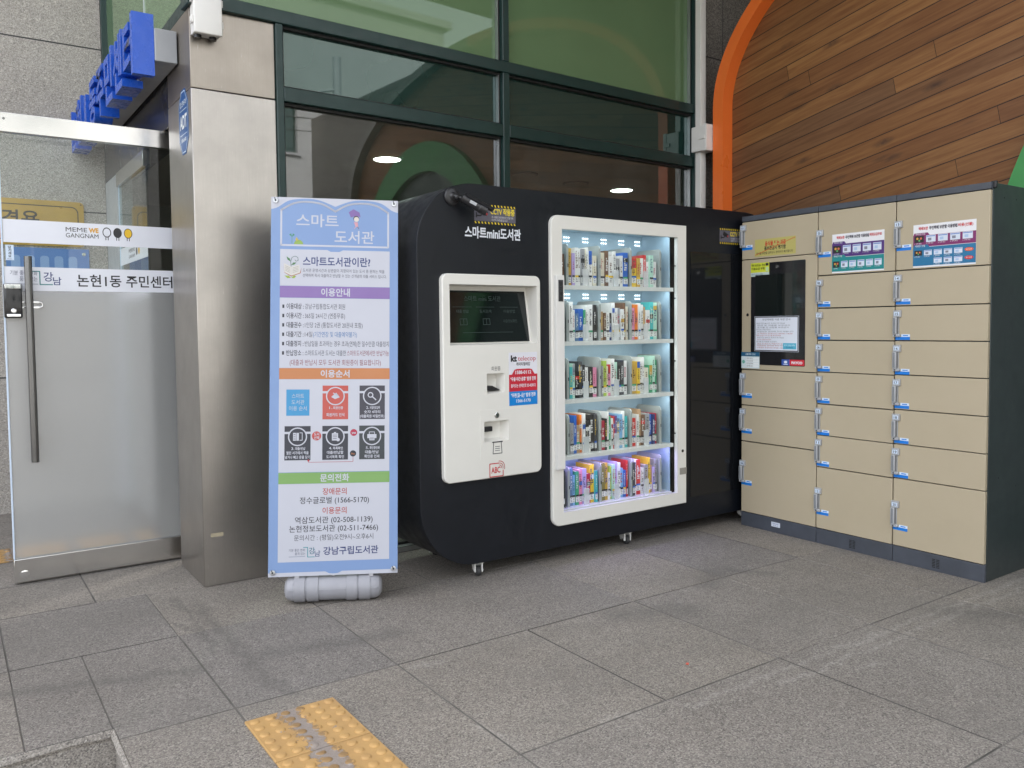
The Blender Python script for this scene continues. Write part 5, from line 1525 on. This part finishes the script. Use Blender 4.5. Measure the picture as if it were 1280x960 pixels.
b.text("역삼도서관 (02-508-1139)", 0.001, 0.239, 0.029, TK, width=0.352, bold=0.008, layer=3)
b.text("논현정보도서관 (02-511-7466)", 0.001, 0.200, 0.029, TK, width=0.402, bold=0.008, layer=3)
b.text("문의시간 : (평일)오전9시~오후6시", 0.001, 0.161, 0.025, TK, width=0.358, layer=3)
b.text("기분 좋은 변화", -0.201, 0.112, 0.012, ink(90, 96, 120), 'L', width=0.072, layer=3); b.text("품격 있는", -0.174, 0.096, 0.012, ink(90, 96, 120), 'L', width=0.046, layer=3)
b.rect(-0.201, -0.128, 0.088, 0.0898, ink(120, 140, 170), 3)
tq = ink(58, 168, 178)
b.line([(-0.136, 0.13), (-0.117, 0.13), (-0.117, 0.086), (-0.086, 0.086)], 0.0032, tq, 3)
b.text("강", -0.098, 0.099, 0.029, ink(66, 130, 150), width=0.027, bold=0.008, layer=3); b.text("남", -0.073, 0.087, 0.027, ink(66, 90, 140), width=0.026, bold=0.008, layer=3)
b.text("강남구립도서관", -0.047, 0.094, 0.034, ink(56, 70, 132), 'L', width=0.25, bold=0.018, layer=3)
b.build("panel", N_)
for x_, z_ in ((-0.272, 1.735), (0.273, 1.735), (-0.272, 0.02), (0.273, 0.02)):
    b = MB(); b.lathe((x_, -0.0036, z_), (0, -1, 0), [(0, 0.0125), (0.0025, 0.0115), (0.003, 0.006)], 'alu', 20); b.lathe((x_, -0.0066, z_), (0, -1, 0), [(0, 0.0045), (0.005, 0.004)], 'black', 12)
    b.tube([(x_, -0.0085, z_), (x_ - 0.004, -0.011, z_ + 0.012)], 0.002, 'black', 8)
    b.build("grommet", N_)
b = MB()
r0 = 0.058; cz0 = -0.062; cy0 = 0.040
b.lathe((-0.222, cy0, cz0), (1, 0, 0), [(0, 0.02), (0.004, 0.036), (0.014, 0.049), (0.03, 0.056), (0.05, r0), (0.394, r0), (0.414, 0.056), (0.43, 0.049), (0.44, 0.036), (0.444, 0.02)], 'weight', 40)
for xa, xb in ((-0.178, -0.128), (-0.120, -0.068), (0.058, 0.107), (0.115, 0.166)):
    b.lathe((xa, cy0, cz0), (1, 0, 0), [(0, r0 + 0.001), (0.001, r0 + 0.005), (xb - xa - 0.001, r0 + 0.005), (xb - xa, r0 + 0.001)], 'weight', 40)
b.box(-0.222 + .02, 0.2, cy0 - r0 - 0.0015, cy0 - r0 + 0.004, cz0 - 0.002, cz0 + 0.002, 'weight')
b.build("weight", N_)
b = MB()
b.cyl((0, 0.03, cz0), (0, 0.03, 1.70), 0.011, 'alu', seg=14)
b.box(-0.28, 0.28, 0.0045, 0.012, 1.728, 1.742, 'alu'); b.box(-0.28, 0.28, 0.0045, 0.012, 0.012, 0.026, 'alu')
b.box(-0.006, 0.006, 0.012, 0.03, 1.69, 1.742, 'alu'); b.build("pole", N_)
for x_ in (-0.165, 0.17):
    b = MB(); b.box(x_ - 0.01, x_ + 0.01, 0.005, 0.02, -0.012, 0.014, 'light_grey'); b.build("clip", N_)

INK_K = 0.92
# a fallen red scrap on the slabs
b = MB(); b.box(-0.008, 0.008, -0.005, 0.005, 0.0005, 0.003, ink(206, 84, 60), 0.001)
tag(b.build("paper_scrap", loc=(2.25, 2.12, 0), rotz=0.6), "tiny red scrap lying on the granite floor in front of the kiosk", "litter", kind="thing")

_to.data = _tc
bpy.data.objects.remove(_to)
